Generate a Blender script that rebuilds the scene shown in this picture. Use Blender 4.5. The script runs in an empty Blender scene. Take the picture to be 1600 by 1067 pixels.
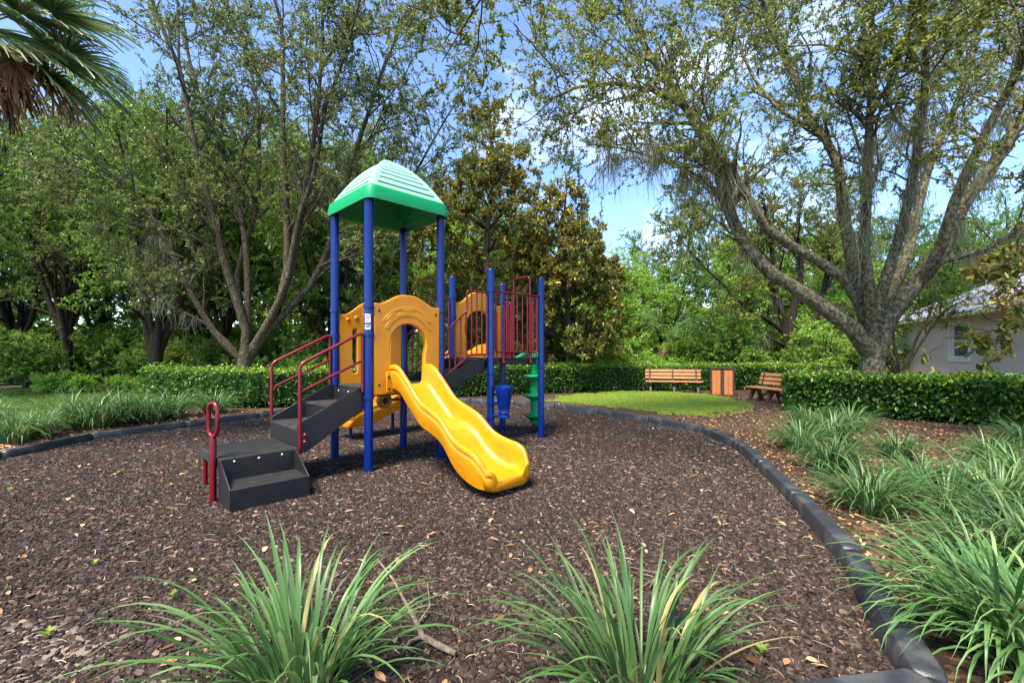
import bpy, bmesh, math, random
import numpy as np
from mathutils import Vector, Matrix
S = bpy.context.scene
C = S.collection
R = math.radians
# ------------------------------------------------------------------ camera
FPX, HOR, CAMH = 711.0, 553.0, 1.5          # focal length and horizon in photo pixels, eye height in metres
cam = bpy.data.cameras.new('camera'); cam_o = bpy.data.objects.new('camera', cam); C.objects.link(cam_o)
cam_o.location = (0, 0, CAMH); cam_o.rotation_euler = (R(90), 0, 0)
cam.sensor_width = 36; cam.lens = 36 * FPX / 1600; cam.shift_y = (HOR - 533.5) / 1600
cam.clip_start = .05; cam.clip_end = 2000
S.camera = cam_o
# ------------------------------------------------------------------ sky
SUN_EL, SUN_AZ = 60.0, 212.0                # azimuth clockwise from +Y: high behind the camera
world = bpy.data.worlds.new('World'); S.world = world; world.use_nodes = True
nt = world.node_tree; N = nt.nodes; N.clear()
sky = N.new('ShaderNodeTexSky'); sky.sky_type = 'NISHITA'; sky.sun_disc = False
sky.sun_elevation = R(SUN_EL); sky.sun_rotation = R(SUN_AZ); sky.altitude = 2600; sky.air_density = 1.0; sky.dust_density = .15; sky.ozone_density = 3.6
tc = N.new('ShaderNodeTexCoord'); mp = N.new('ShaderNodeMapping'); mp.inputs['Scale'].default_value = (1, 1, 2.2); mp.inputs['Location'].default_value = (.35, .1, .2)
nz = N.new('ShaderNodeTexNoise'); nz.inputs['Scale'].default_value = 2.6; nz.inputs['Detail'].default_value = 9; nz.inputs['Roughness'].default_value = .58
cr = N.new('ShaderNodeValToRGB'); cr.color_ramp.elements[0].position = .54; cr.color_ramp.elements[1].position = .90
mx = N.new('ShaderNodeMixRGB'); mx.inputs[2].default_value = (6.2, 6.6, 7.2, 1)
ml = N.new('ShaderNodeMath'); ml.operation = 'MULTIPLY'; ml.inputs[1].default_value = .85
bg = N.new('ShaderNodeBackground'); bg.inputs[1].default_value = .112
ou = N.new('ShaderNodeOutputWorld')
L = nt.links.new
L(tc.outputs['Generated'], mp.inputs[0]); L(mp.outputs[0], nz.inputs['Vector']); L(nz.outputs[0], cr.inputs[0]); L(cr.outputs[0], ml.inputs[0])
L(ml.outputs[0], mx.inputs[0]); L(sky.outputs[0], mx.inputs[1]); L(mx.outputs[0], bg.inputs[0]); L(bg.outputs[0], ou.inputs[0])
# ------------------------------------------------------------------ sun
sl = bpy.data.lights.new('sun', 'SUN'); sl.energy = 2.9; sl.angle = R(20); sl.color = (1, .90, .74)
so = bpy.data.objects.new('sun', sl); C.objects.link(so)
sd = Vector((math.sin(R(SUN_AZ)) * math.cos(R(SUN_EL)), math.cos(R(SUN_AZ)) * math.cos(R(SUN_EL)), math.sin(R(SUN_EL))))
so.rotation_euler = sd.to_track_quat('Z', 'Y').to_euler(); so.location = (0, -5, 30)
# ------------------------------------------------------------------ exposure
S.view_settings.view_transform = 'Standard'; S.view_settings.look = 'None'; S.view_settings.gamma = 1
S.view_settings.use_curve_mapping = False; S.view_settings.exposure = 2.1
S.render.engine = 'CYCLES'
S.cycles.use_denoising = True; S.cycles.max_bounces = 6; S.cycles.diffuse_bounces = 3; S.cycles.glossy_bounces = 2
S.cycles.transmission_bounces = 4; S.cycles.transparent_max_bounces = 4; S.cycles.use_adaptive_sampling = True

# ------------------------------------------------------------------ helpers
def W(px, py, d):                            # a photo pixel at a known distance
    return np.array(((px - 800) * d / FPX, d, CAMH - (py - HOR) * d / FPX))
def G(px, py, z=0.0):                        # a photo pixel that lies on the ground (or at height z)
    d = FPX * (CAMH - z) / (py - HOR)
    return np.array(((px - 800) * d / FPX, d, z))
def lin(r, g, b):
    return tuple(((c / 255) / 12.92 if c / 255 <= .04045 else ((c / 255 + .055) / 1.055) ** 2.4) for c in (r, g, b))
def tag(o, label=None, cat=None, group=None, kind=None):
    if label: o['label'] = label
    if cat: o['category'] = cat
    if group: o['group'] = group
    if kind: o['kind'] = kind
    return o
def empty(name, loc=(0, 0, 0), rz=0):
    o = bpy.data.objects.new(name, None); C.objects.link(o); o.location = loc; o.rotation_euler = (0, 0, rz); o.empty_display_size = .2
    return o
def link(name, me, mat=None, parent=None, loc=None, rot=None):
    o = bpy.data.objects.new(name, me); C.objects.link(o)
    if mat is not None and len(me.materials) == 0: me.materials.append(mat)
    if parent is not None: o.parent = parent
    if loc is not None: o.location = loc
    if rot is not None: o.rotation_euler = rot
    return o
def np_mesh(name, verts, faces, nper, tint=None, smooth=False):
    """verts (n,3); faces (m,nper) of equal size; tint: one float per vertex"""
    me = bpy.data.meshes.new(name); verts = np.asarray(verts, np.float32); faces = np.asarray(faces, np.int32)
    m = len(faces)
    me.vertices.add(len(verts)); me.vertices.foreach_set('co', verts.ravel())
    me.loops.add(m * nper); me.loops.foreach_set('vertex_index', faces.ravel())
    me.polygons.add(m); me.polygons.foreach_set('loop_start', np.arange(0, m * nper, nper, dtype=np.int32))
    if smooth: me.polygons.foreach_set('use_smooth', np.ones(m, bool))
    if tint is not None:
        a = me.attributes.new('tint', 'FLOAT', 'POINT'); a.data.foreach_set('value', np.asarray(tint, np.float32))
    me.update(calc_edges=True); me.validate()
    return me
def copy_tree(o, parent=None):
    c = o.copy(); C.objects.link(c)
    if parent is not None: c.parent = parent
    for ch in o.children: copy_tree(ch, c)
    return c

class MB:
    def __init__(s): s.v = []; s.f = []
    def add(s, vs, fs):
        n = len(s.v); s.v += [tuple(p) for p in vs]; s.f += [tuple(i + n for i in f) for f in fs]
    def box(s, x0, x1, y0, y1, z0, z1, M=None):
        p = [(x, y, z) for z in (z0, z1) for y in (y0, y1) for x in (x0, x1)]
        if M is not None: p = [tuple(M @ Vector(q)) for q in p]
        s.add(p, [(0, 2, 3, 1), (4, 5, 7, 6), (0, 1, 5, 4), (1, 3, 7, 5), (3, 2, 6, 7), (2, 0, 4, 6)]); return s
    def prism(s, poly, axis, a, b):
        """extrude a 2-D polygon along an axis ('x','y','z')"""
        def P(q, t):
            return {'x': (t, q[0], q[1]), 'y': (q[0], t, q[1]), 'z': (q[0], q[1], t)}[axis]
        n = len(poly); vs = [P(q, a) for q in poly] + [P(q, b) for q in poly]
        fs = [(i, (i + 1) % n, n + (i + 1) % n, n + i) for i in range(n)] + [tuple(range(n - 1, -1, -1)), tuple(range(n, 2 * n))]
        s.add(vs, fs); return s
    def tube(s, pts, r, sides=10, cap=True, closed=False):
        pts = [Vector(p) for p in pts]; n = len(pts)
        rs = r if hasattr(r, '__len__') else [r] * n
        tan = []
        for i in range(n):
            a = pts[(i - 1) % n] if closed or i > 0 else pts[i]; b = pts[(i + 1) % n] if closed or i < n - 1 else pts[i]
            tan.append((b - a).normalized())
        up = Vector((0, 0, 1)) if abs(tan[0].z) < .9 else Vector((1, 0, 0))
        nx = tan[0].cross(up).normalized(); vs = []
        for i in range(n):
            nx = (nx - tan[i] * nx.dot(tan[i])).normalized(); ny = tan[i].cross(nx)
            for k in range(sides):
                a = 2 * math.pi * k / sides
                vs.append(pts[i] + (nx * math.cos(a) + ny * math.sin(a)) * rs[i])
        fs = []
        for i in range(n if closed else n - 1):
            j = (i + 1) % n
            for k in range(sides):
                fs.append((i * sides + k, i * sides + (k + 1) % sides, j * sides + (k + 1) % sides, j * sides + k))
        if cap and not closed:
            fs.append(tuple(range(sides - 1, -1, -1))); fs.append(tuple((n - 1) * sides + k for k in range(sides)))
        s.add(vs, fs); return s
    def lathe(s, prof, cx=0, cy=0, sides=20, tilt=None):
        vs = []; n = len(prof)
        for r_, z in prof:
            for k in range(sides):
                a = 2 * math.pi * k / sides; vs.append(Vector((cx + r_ * math.cos(a), cy + r_ * math.sin(a), z)))
        fs = [(i * sides + k, i * sides + (k + 1) % sides, (i + 1) * sides + (k + 1) % sides, (i + 1) * sides + k) for i in range(n - 1) for k in range(sides)]
        fs += [tuple(range(sides - 1, -1, -1)), tuple((n - 1) * sides + k for k in range(sides))]
        if tilt is not None: vs = [tilt @ v for v in vs]
        s.add(vs, fs); return s
    def mesh(s, name, smooth=None):
        me = bpy.data.meshes.new(name); me.from_pydata(s.v, [], s.f)
        bm = bmesh.new(); bm.from_mesh(me); bmesh.ops.recalc_face_normals(bm, faces=bm.faces); bm.to_mesh(me); bm.free()
        if smooth is not None:
            me.polygons.foreach_set('use_smooth', np.ones(len(me.polygons), bool)); me.set_sharp_from_angle(angle=R(smooth))
        me.update(); return me
    def build(s, name, mat, parent=None, smooth=None, bevel=0, loc=None, rot=None):
        o = link(name, s.mesh(name, smooth if smooth is not None else (40 if bevel else None)), mat, parent, loc, rot)
        if bevel:
            b = o.modifiers.new('bevel', 'BEVEL'); b.width = bevel; b.segments = 2; b.limit_method = 'ANGLE'; b.angle_limit = R(40)
        return o
def arc(c, r, a0, a1, n, plane='xz', off=0):
    out = []
    for i in range(n + 1):
        a = R(a0 + (a1 - a0) * i / n); out.append((c[0] + r * math.cos(a), c[1] + r * math.sin(a)))
    return out
def catmull(xs, ys, q):
    xs = np.asarray(xs, float); ys = np.asarray(ys, float); m = np.gradient(ys, xs); q = np.clip(q, xs[0], xs[-1])
    i = np.clip(np.searchsorted(xs, q, side='right') - 1, 0, len(xs) - 2); h = xs[i + 1] - xs[i]; t = (q - xs[i]) / h
    return (2*t**3-3*t**2+1)*ys[i] + (t**3-2*t**2+t)*h*m[i] + (-2*t**3+3*t**2)*ys[i+1] + (t**3-t**2)*h*m[i+1]

# ------------------------------------------------------------------ materials
MATS = {}
def newmat(name):
    m = bpy.data.materials.new(name); m.use_nodes = True; n = m.node_tree.nodes; n.clear(); MATS[name] = m
    return m, n, m.node_tree.links.new
def solid(name, col, rough=.5, var=.12, vscale=6, bump=0, bscale=60, spec=.5, dirt=None, translucent=0, detail=4, metal=0):
    """Principled surface whose colour varies with noise; optional dirt colour in patches and fine bump"""
    m, n, l = newmat(name)
    o = n.new('ShaderNodeOutputMaterial'); b = n.new('ShaderNodeBsdfPrincipled'); t = n.new('ShaderNodeTexCoord')
    z = n.new('ShaderNodeTexNoise'); z.inputs['Scale'].default_value = vscale; z.inputs['Detail'].default_value = detail; l(t.outputs['Object'], z.inputs['Vector'])
    r = n.new('ShaderNodeValToRGB'); r.color_ramp.elements[0].position = .3; r.color_ramp.elements[1].position = .7
    r.color_ramp.elements[0].color = (*[c * (1 - var) for c in col], 1); r.color_ramp.elements[1].color = (*[min(1, c * (1 + var)) for c in col], 1)
    l(z.outputs[0], r.inputs[0]); src = r.outputs[0]
    if dirt:
        z2 = n.new('ShaderNodeTexNoise'); z2.inputs['Scale'].default_value = dirt[1]; z2.inputs['Detail'].default_value = 8; l(t.outputs['Object'], z2.inputs['Vector'])
        r2 = n.new('ShaderNodeValToRGB'); r2.color_ramp.elements[0].position = dirt[2]; r2.color_ramp.elements[1].position = dirt[2] + .18
        mm = n.new('ShaderNodeMath'); mm.operation = 'MULTIPLY'; mm.inputs[1].default_value = dirt[3]
        x = n.new('ShaderNodeMixRGB'); x.inputs[2].default_value = (*dirt[0], 1)
        l(z2.outputs[0], r2.inputs[0]); l(r2.outputs[0], mm.inputs[0]); l(mm.outputs[0], x.inputs[0]); l(src, x.inputs[1]); src = x.outputs[0]
    l(src, b.inputs['Base Color']); b.inputs['Roughness'].default_value = rough; b.inputs['Specular IOR Level'].default_value = spec; b.inputs['Metallic'].default_value = metal
    if bump:
        z3 = n.new('ShaderNodeTexNoise'); z3.inputs['Scale'].default_value = bscale; z3.inputs['Detail'].default_value = 5; l(t.outputs['Object'], z3.inputs['Vector'])
        bp = n.new('ShaderNodeBump'); bp.inputs['Strength'].default_value = bump; bp.inputs['Distance'].default_value = .02; l(z3.outputs[0], bp.inputs['Height']); l(bp.outputs[0], b.inputs['Normal'])
    if translucent:
        tr = n.new('ShaderNodeBsdfTranslucent'); l(src, tr.inputs[0]); ms = n.new('ShaderNodeMixShader'); ms.inputs[0].default_value = translucent
        l(b.outputs[0], ms.inputs[1]); l(tr.outputs[0], ms.inputs[2]); l(ms.outputs[0], o.inputs[0])
    else: l(b.outputs[0], o.inputs[0])
    return m
def leafy(name, stops, rough=.45, trans=.35, spec=.4, back=None):
    """leaf surface: colour from the per-leaf tint, light passes through"""
    m, n, l = newmat(name)
    o = n.new('ShaderNodeOutputMaterial'); a = n.new('ShaderNodeAttribute'); a.attribute_name = 'tint'
    r = n.new('ShaderNodeValToRGB'); e = r.color_ramp.elements
    while len(e) < len(stops): e.new(.5)
    for k, (p, c) in enumerate(stops): e[k].position = p; e[k].color = (*c, 1)
    l(a.outputs['Fac'], r.inputs[0]); src = r.outputs[0]
    oi = n.new('ShaderNodeObjectInfo'); hs = n.new('ShaderNodeHueSaturation'); mr = n.new('ShaderNodeMapRange')
    mr.inputs[3].default_value = .82; mr.inputs[4].default_value = 1.18; l(oi.outputs['Random'], mr.inputs[0]); l(mr.outputs[0], hs.inputs['Value']); l(src, hs.inputs['Color']); src = hs.outputs[0]
    if back:
        g = n.new('ShaderNodeNewGeometry'); x = n.new('ShaderNodeMixRGB'); x.inputs[2].default_value = (*back, 1); l(g.outputs['Backfacing'], x.inputs[0]); l(src, x.inputs[1]); src = x.outputs[0]
    b = n.new('ShaderNodeBsdfPrincipled'); l(src, b.inputs['Base Color']); b.inputs['Roughness'].default_value = rough; b.inputs['Specular IOR Level'].default_value = spec
    tr = n.new('ShaderNodeBsdfTranslucent'); l(src, tr.inputs[0]); ms = n.new('ShaderNodeMixShader'); ms.inputs[0].default_value = trans
    l(b.outputs[0], ms.inputs[1]); l(tr.outputs[0], ms.inputs[2]); l(ms.outputs[0], o.inputs[0])
    return m
def barky(name, dark, light, lichen, amount, scale=5):
    m, n, l = newmat(name)
    o = n.new('ShaderNodeOutputMaterial'); b = n.new('ShaderNodeBsdfPrincipled'); t = n.new('ShaderNodeTexCoord')
    mp = n.new('ShaderNodeMapping'); mp.inputs['Scale'].default_value = (1, 1, .28); l(t.outputs['Object'], mp.inputs[0])
    z = n.new('ShaderNodeTexNoise'); z.inputs['Scale'].default_value = 26; z.inputs['Detail'].default_value = 8; z.inputs['Roughness'].default_value = .7; l(mp.outputs[0], z.inputs['Vector'])
    r = n.new('ShaderNodeValToRGB'); r.color_ramp.elements[0].position = .32; r.color_ramp.elements[1].position = .68; r.color_ramp.elements[0].color = (*dark, 1); r.color_ramp.elements[1].color = (*light, 1); l(z.outputs[0], r.inputs[0])
    z2 = n.new('ShaderNodeTexNoise'); z2.inputs['Scale'].default_value = scale; z2.inputs['Detail'].default_value = 10; z2.inputs['Roughness'].default_value = .7; l(t.outputs['Object'], z2.inputs['Vector'])
    r2 = n.new('ShaderNodeValToRGB'); r2.color_ramp.elements[0].position = 1 - amount - .10; r2.color_ramp.elements[1].position = 1 - amount + .12; l(z2.outputs[0], r2.inputs[0])
    x = n.new('ShaderNodeMixRGB'); x.inputs[2].default_value = (*lichen, 1); l(r2.outputs[0], x.inputs[0]); l(r.outputs[0], x.inputs[1]); l(x.outputs[0], b.inputs['Base Color'])
    b.inputs['Roughness'].default_value = .9; b.inputs['Specular IOR Level'].default_value = .15
    bp = n.new('ShaderNodeBump'); bp.inputs['Strength'].default_value = .9; bp.inputs['Distance'].default_value = .04; l(z.outputs[0], bp.inputs['Height']); l(bp.outputs[0], b.inputs['Normal'])
    l(b.outputs[0], o.inputs[0]); return m

M_yellow = solid('yellow_plastic', lin(216, 140, 8), .38, .05, 3, .04, 200, .5, dirt=(lin(164, 110, 30), 5, .52, .45), translucent=.12)
M_blue = solid('blue_painted_steel', lin(0, 35, 106), .27, .06, 3, .03, 150, .4, dirt=(lin(24, 50, 104), 20, .62, .2))
M_red = solid('dark_red_coated_steel', lin(106, 7, 19), .3, .08, 4, .03, 150, .5, dirt=(lin(90, 30, 30), 18, .6, .3))
M_green = solid('green_plastic', lin(0, 148, 84), .38, .06, 3, .02, 150, .5)
M_greenpale = solid('sun_bleached_green_plastic', lin(140, 190, 168), .4, .06, 2, .02, 150, .5, dirt=(lin(100, 150, 125), 7, .55, .4))
M_deck = solid('dark_grey_coated_deck', lin(46, 45, 46), .55, .14, 8, .12, 180, .4, dirt=(lin(74, 67, 60), 6, .52, .5))
M_deckdark = solid('black_coated_steel', lin(30, 30, 32), .42, .1, 8, .06, 200, .45, dirt=(lin(58, 54, 50), 9, .58, .35))
M_steel = solid('galvanised_bolt', lin(150, 150, 150), .35, .1, 30, metal=.8)
M_hole = solid('perforation_shadow', lin(18, 18, 19), .8, .05)
M_sticker = solid('white_sticker', lin(205, 205, 205), .5, .25, 70, detail=2)
M_border = solid('black_recycled_plastic', lin(44, 47, 52), .42, .12, 12, .12, 120, .45, dirt=(lin(92, 92, 90), 5, .5, .5))
M_wood = solid('orange_brown_plank', lin(176, 122, 84), .6, .12, 5, .1, 80, .3, dirt=(lin(130, 90, 62), 10, .55, .5))
M_binwood = solid('orange_plank', lin(188, 118, 66), .55, .1, 4, .1, 80, .3)
M_brown = solid('dark_brown_plastic', lin(72, 52, 46), .55, .12, 8, .1, 90, .35)
M_wall = solid('beige_stucco', lin(226, 205, 192), .9, .04, 1.2, .25, 90, .2, dirt=(lin(212, 192, 178), 1.5, .55, .5))
M_white = solid('white_trim', lin(232, 232, 226), .5, .04, 3, spec=.4)
M_cream = solid('cream_gutter', lin(222, 216, 196), .45, .04, 3, spec=.4)
M_glass = solid('window_glass', lin(70, 84, 88), .06, .15, 1.5, spec=.8)
M_bark = barky('grey_brown_bark', lin(36, 29, 23), lin(98, 85, 69), lin(118, 116, 94), .40, 13)
M_barkmoss = barky('lichen_grey_bark', lin(36, 29, 22), lin(108, 92, 72), lin(150, 150, 122), .46, 12)
M_barkdark = barky('dark_bark', lin(28, 23, 19), lin(66, 57, 48), lin(86, 90, 68), .36, 10)
M_leafoak = leafy('oak_leaf', [(0, lin(70, 84, 32)), (.45, lin(114, 126, 54)), (.8, lin(154, 160, 78)), (1, lin(186, 188, 92))], .42, .42)
M_leafoak2 = leafy('greyish_oak_leaf', [(0, lin(76, 92, 44)), (.45, lin(120, 134, 70)), (.8, lin(160, 170, 98)), (1, lin(188, 194, 110))], .45, .42)
M_leafwood = leafy('woodland_leaf', [(0, lin(62, 92, 30)), (.45, lin(100, 134, 50)), (.8, lin(138, 168, 68)), (1, lin(174, 196, 84))], .5, .45)
M_leafbright = leafy('bright_leaf', [(0, lin(100, 140, 44)), (.45, lin(142, 186, 70)), (.8, lin(174, 210, 92)), (1, lin(206, 224, 112))], .5, .5)
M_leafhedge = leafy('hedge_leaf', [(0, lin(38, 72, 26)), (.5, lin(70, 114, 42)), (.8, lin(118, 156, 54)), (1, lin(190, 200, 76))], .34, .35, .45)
M_leafmag = leafy('magnolia_leaf', [(0, lin(66, 82, 34)), (.5, lin(108, 122, 50)), (.78, lin(142, 148, 64)), (.9, lin(206, 184, 54)), (1, lin(220, 162, 52))], .32, .38, .4, back=lin(124, 116, 62))
M_blade = leafy('strap_leaf', [(0, lin(48, 82, 38)), (.5, lin(84, 120, 64)), (.85, lin(122, 154, 98)), (1, lin(176, 164, 104))], .4, .32, .45)
M_lawnblade = leafy('lawn_blade', [(0, lin(112, 142, 44)), (.6, lin(150, 178, 66)), (1, lin(196, 196, 104))], .5, .4)
M_moss = leafy('spanish_moss', [(0, lin(106, 108, 84)), (1, lin(168, 168, 136))], .9, .45, .1)
M_palm = leafy('palm_leaf', [(0, lin(66, 90, 48)), (.6, lin(118, 142, 88)), (1, lin(176, 184, 124))], .35, .3, .5)
M_palmdead = leafy('dead_palm_leaf', [(0, lin(70, 50, 38)), (1, lin(150, 116, 84))], .8, .2, .2)
M_litter = leafy('fallen_leaf', [(0, lin(96, 62, 40)), (.6, lin(160, 112, 76)), (1, lin(206, 166, 124))], .7, .15, .2)
M_twig = leafy('dry_fibre', [(0, lin(110, 90, 74)), (1, lin(196, 178, 154))], .8, .1, .2)
# ------------------------------------------------------------------ ground materials
def ground_mat(name, cols, scales, bump=.6, patch=None):
    m, n, l = newmat(name)
    o = n.new('ShaderNodeOutputMaterial'); b = n.new('ShaderNodeBsdfPrincipled'); t = n.new('ShaderNodeTexCoord')
    v = n.new('ShaderNodeTexVoronoi'); v.inputs['Scale'].default_value = scales[0]; l(t.outputs['Object'], v.inputs['Vector'])
    z = n.new('ShaderNodeTexNoise'); z.inputs['Scale'].default_value = scales[1]; z.inputs['Detail'].default_value = 8; z.inputs['Roughness'].default_value = .7; l(t.outputs['Object'], z.inputs['Vector'])
    sx = n.new('ShaderNodeSeparateColor'); l(v.outputs['Color'], sx.inputs[0])
    ad = n.new('ShaderNodeMath'); ad.operation = 'ADD'; l(sx.outputs[0], ad.inputs[0]); l(z.outputs[0], ad.inputs[1])
    mu = n.new('ShaderNodeMath'); mu.operation = 'MULTIPLY'; mu.inputs[1].default_value = .5; l(ad.outputs[0], mu.inputs[0])
    r = n.new('ShaderNodeValToRGB'); e = r.color_ramp.elements
    while len(e) < len(cols): e.new(.5)
    for k, (p, c) in enumerate(cols): e[k].position = p; e[k].color = (*c, 1)
    l(mu.outputs[0], r.inputs[0]); src = r.outputs[0]
    z2 = n.new('ShaderNodeTexNoise'); z2.inputs['Scale'].default_value = .9; z2.inputs['Detail'].default_value = 6; l(t.outputs['Object'], z2.inputs['Vector'])
    if patch:
        (px_, py_), rad, col = patch
        sp = n.new('ShaderNodeVectorMath'); sp.operation = 'DISTANCE'; sp.inputs[1].default_value = (px_, py_, 0); l(t.outputs['Object'], sp.inputs[0])
        a2 = n.new('ShaderNodeMath'); a2.operation = 'MULTIPLY_ADD'; a2.inputs[1].default_value = 1.6; l(z2.outputs[0], a2.inputs[0]); l(sp.outputs['Value'], a2.inputs[2])
        r3 = n.new('ShaderNodeMapRange'); r3.inputs[1].default_value = rad + .8; r3.inputs[2].default_value = rad - .1 + .8; r3.inputs[3].default_value = 0; r3.inputs[4].default_value = .9
        l(a2.outputs[0], r3.inputs[0]); x2 = n.new('ShaderNodeMixRGB'); x2.inputs[2].default_value = (*col, 1); l(r3.outputs[0], x2.inputs[0]); l(src, x2.inputs[1]); src = x2.outputs[0]
    l(src, b.inputs['Base Color']); b.inputs['Roughness'].default_value = .9; b.inputs['Specular IOR Level'].default_value = .2
    bp = n.new('ShaderNodeBump'); bp.inputs['Strength'].default_value = bump; bp.inputs['Distance'].default_value = .03; l(mu.outputs[0], bp.inputs['Height']); l(bp.outputs[0], b.inputs['Normal'])
    l(b.outputs[0], o.inputs[0]); return m
M_mulch = ground_mat('dark_bark_mulch', [(.2, lin(22, 16, 14)), (.5, lin(47, 37, 32)), (.75, lin(70, 56, 48)), (.95, lin(108, 88, 73))], (52, 14), .8, patch=((-2.75, 1.9), .75, lin(128, 117, 107)))
M_soil = ground_mat('leaf_littered_soil', [(.2, lin(34, 26, 20)), (.5, lin(70, 55, 43)), (.75, lin(104, 82, 64)), (.95, lin(150, 122, 96))], (26, 9), .8)
M_lawn = ground_mat('mown_lawn', [(.2, lin(84, 100, 40)), (.5, lin(122, 146, 52)), (.8, lin(150, 166, 74)), (.95, lin(176, 160, 100))], (60, 6), .5)
M_floor = ground_mat('woodland_floor', [(.2, lin(26, 34, 16)), (.5, lin(52, 64, 28)), (.8, lin(84, 86, 46)), (.95, lin(110, 98, 66))], (10, 3), .8)
def chip_mat():
    m, n, l = newmat('bark_chip')
    o = n.new('ShaderNodeOutputMaterial'); b = n.new('ShaderNodeBsdfPrincipled'); oi = n.new('ShaderNodeObjectInfo')
    r = n.new('ShaderNodeValToRGB'); e = r.color_ramp.elements
    st = [(0, lin(24, 18, 16)), (.45, lin(50, 39, 34)), (.85, lin(73, 58, 50)), (.955, lin(92, 76, 66)), (1, lin(150, 122, 100))]
    while len(e) < len(st): e.new(.5)
    for k, (p, c) in enumerate(st): e[k].position = p; e[k].color = (*c, 1)
    t = n.new('ShaderNodeTexCoord'); z = n.new('ShaderNodeTexNoise'); z.inputs['Scale'].default_value = 60; l(t.outputs['Object'], z.inputs['Vector'])
    x = n.new('ShaderNodeMixRGB'); x.blend_type = 'OVERLAY'; x.inputs[0].default_value = .35; l(oi.outputs['Random'], r.inputs[0]); l(r.outputs[0], x.inputs[1]); l(z.outputs[0], x.inputs[2])
    l(x.outputs[0], b.inputs['Base Color']); b.inputs['Roughness'].default_value = .75; b.inputs['Specular IOR Level'].default_value = .3; l(b.outputs[0], o.inputs[0]); return m
M_chip = chip_mat()

# ------------------------------------------------------------------ ground, mulch bed, lawns
def sheet(name, pts, z, mat, kind='structure', parent=None):
    me = bpy.data.meshes.new(name); me.from_pydata([(p[0], p[1], z) for p in pts], [], [tuple(range(len(pts)))]); me.update()
    bm = bmesh.new(); bm.from_mesh(me); bmesh.ops.recalc_face_normals(bm, faces=bm.faces)
    if sum(f.normal.z for f in bm.faces) < 0: bmesh.ops.reverse_faces(bm, faces=bm.faces)
    bmesh.ops.triangulate(bm, faces=bm.faces); bm.to_mesh(me); bm.free()
    o = link(name, me, mat, parent)
    if kind: o['kind'] = kind
    return o
ground = sheet('ground', [(-900, -300), (900, -300), (900, 900), (-900, 900)], 0, M_soil)
tag(ground, 'bare brown soil strewn with fallen leaves around the playground', 'ground')
BORDER = [(1.78, 1.93), (2.39, 3.19), (2.85, 4.53), (3.25, 5.87), (3.57, 7.11), (3.64, 8.62), (3.02, 9.94), (2.18, 11.3), (1.2, 12.5), (.1, 13.4), (-1.25, 14.0), (-2.65, 14.0),
          (-4.0, 13.4), (-5.1, 12.2), (-5.96, 10.7), (-6.66, 9.28), (-7.4, 7.98), (-7.26, 6.45), (-7.1, 5.0), (-6.4, 3.7), (-5.3, 2.7), (-4.0, 2.0), (-2.6, 1.72), (-1.2, 1.66), (.3, 1.7)]
mulch = sheet('mulch_bed', BORDER, .004, M_mulch)
tag(mulch, 'dark brown bark mulch bed filling the playground inside the black border', 'mulch')
LAWN = [G(*p)[:2] for p in [(858, 626), (900, 617), (980, 612), (1050, 613), (1110, 617), (1150, 625), (1168, 634), (1150, 641), (1090, 649), (1045, 647), (1000, 641), (930, 633)]]
rq = random.Random(17); LW = []
for i in range(len(LAWN)):                       # ragged edge
    a_, b_ = LAWN[i], LAWN[(i + 1) % len(LAWN)]
    for j in range(14): t_ = j / 14; LW.append((a_[0] + (b_[0] - a_[0]) * t_ + rq.gauss(0, .13), a_[1] + (b_[1] - a_[1]) * t_ + rq.gauss(0, .16)))
LAWN = LW
lawn = sheet('lawn', LAWN, .006, M_lawn); tag(lawn, 'small bright green lawn patch in front of the benches', 'lawn')
LAWN2 = [(-30, 12.5), (-14, 11.6), (-11, 11.2), (-9.3, 12.2), (-10.4, 14.6), (-13, 17.0), (-18, 19), (-30, 20)]
M_lawn2 = ground_mat('shade_toned_lawn', [(.2, lin(44, 64, 24)), (.5, lin(72, 98, 34)), (.8, lin(96, 122, 46)), (.95, lin(124, 130, 66))], (40, 5), .5)  # darker lawn colours: the shade of the trees is put into them
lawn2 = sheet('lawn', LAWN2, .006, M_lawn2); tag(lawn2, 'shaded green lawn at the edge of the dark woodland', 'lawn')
floor = sheet('woodland_floor', [(-120, 19.5), (-13, 17.3), (-11, 15), (-6, 13.9), (-3, 16), (2, 18.6), (12, 20.2), (20, 24), (60, 30), (60, 120), (-120, 120)], .005, M_floor)
tag(floor, 'dark green woodland floor behind the clipped hedge', 'ground')

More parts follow.
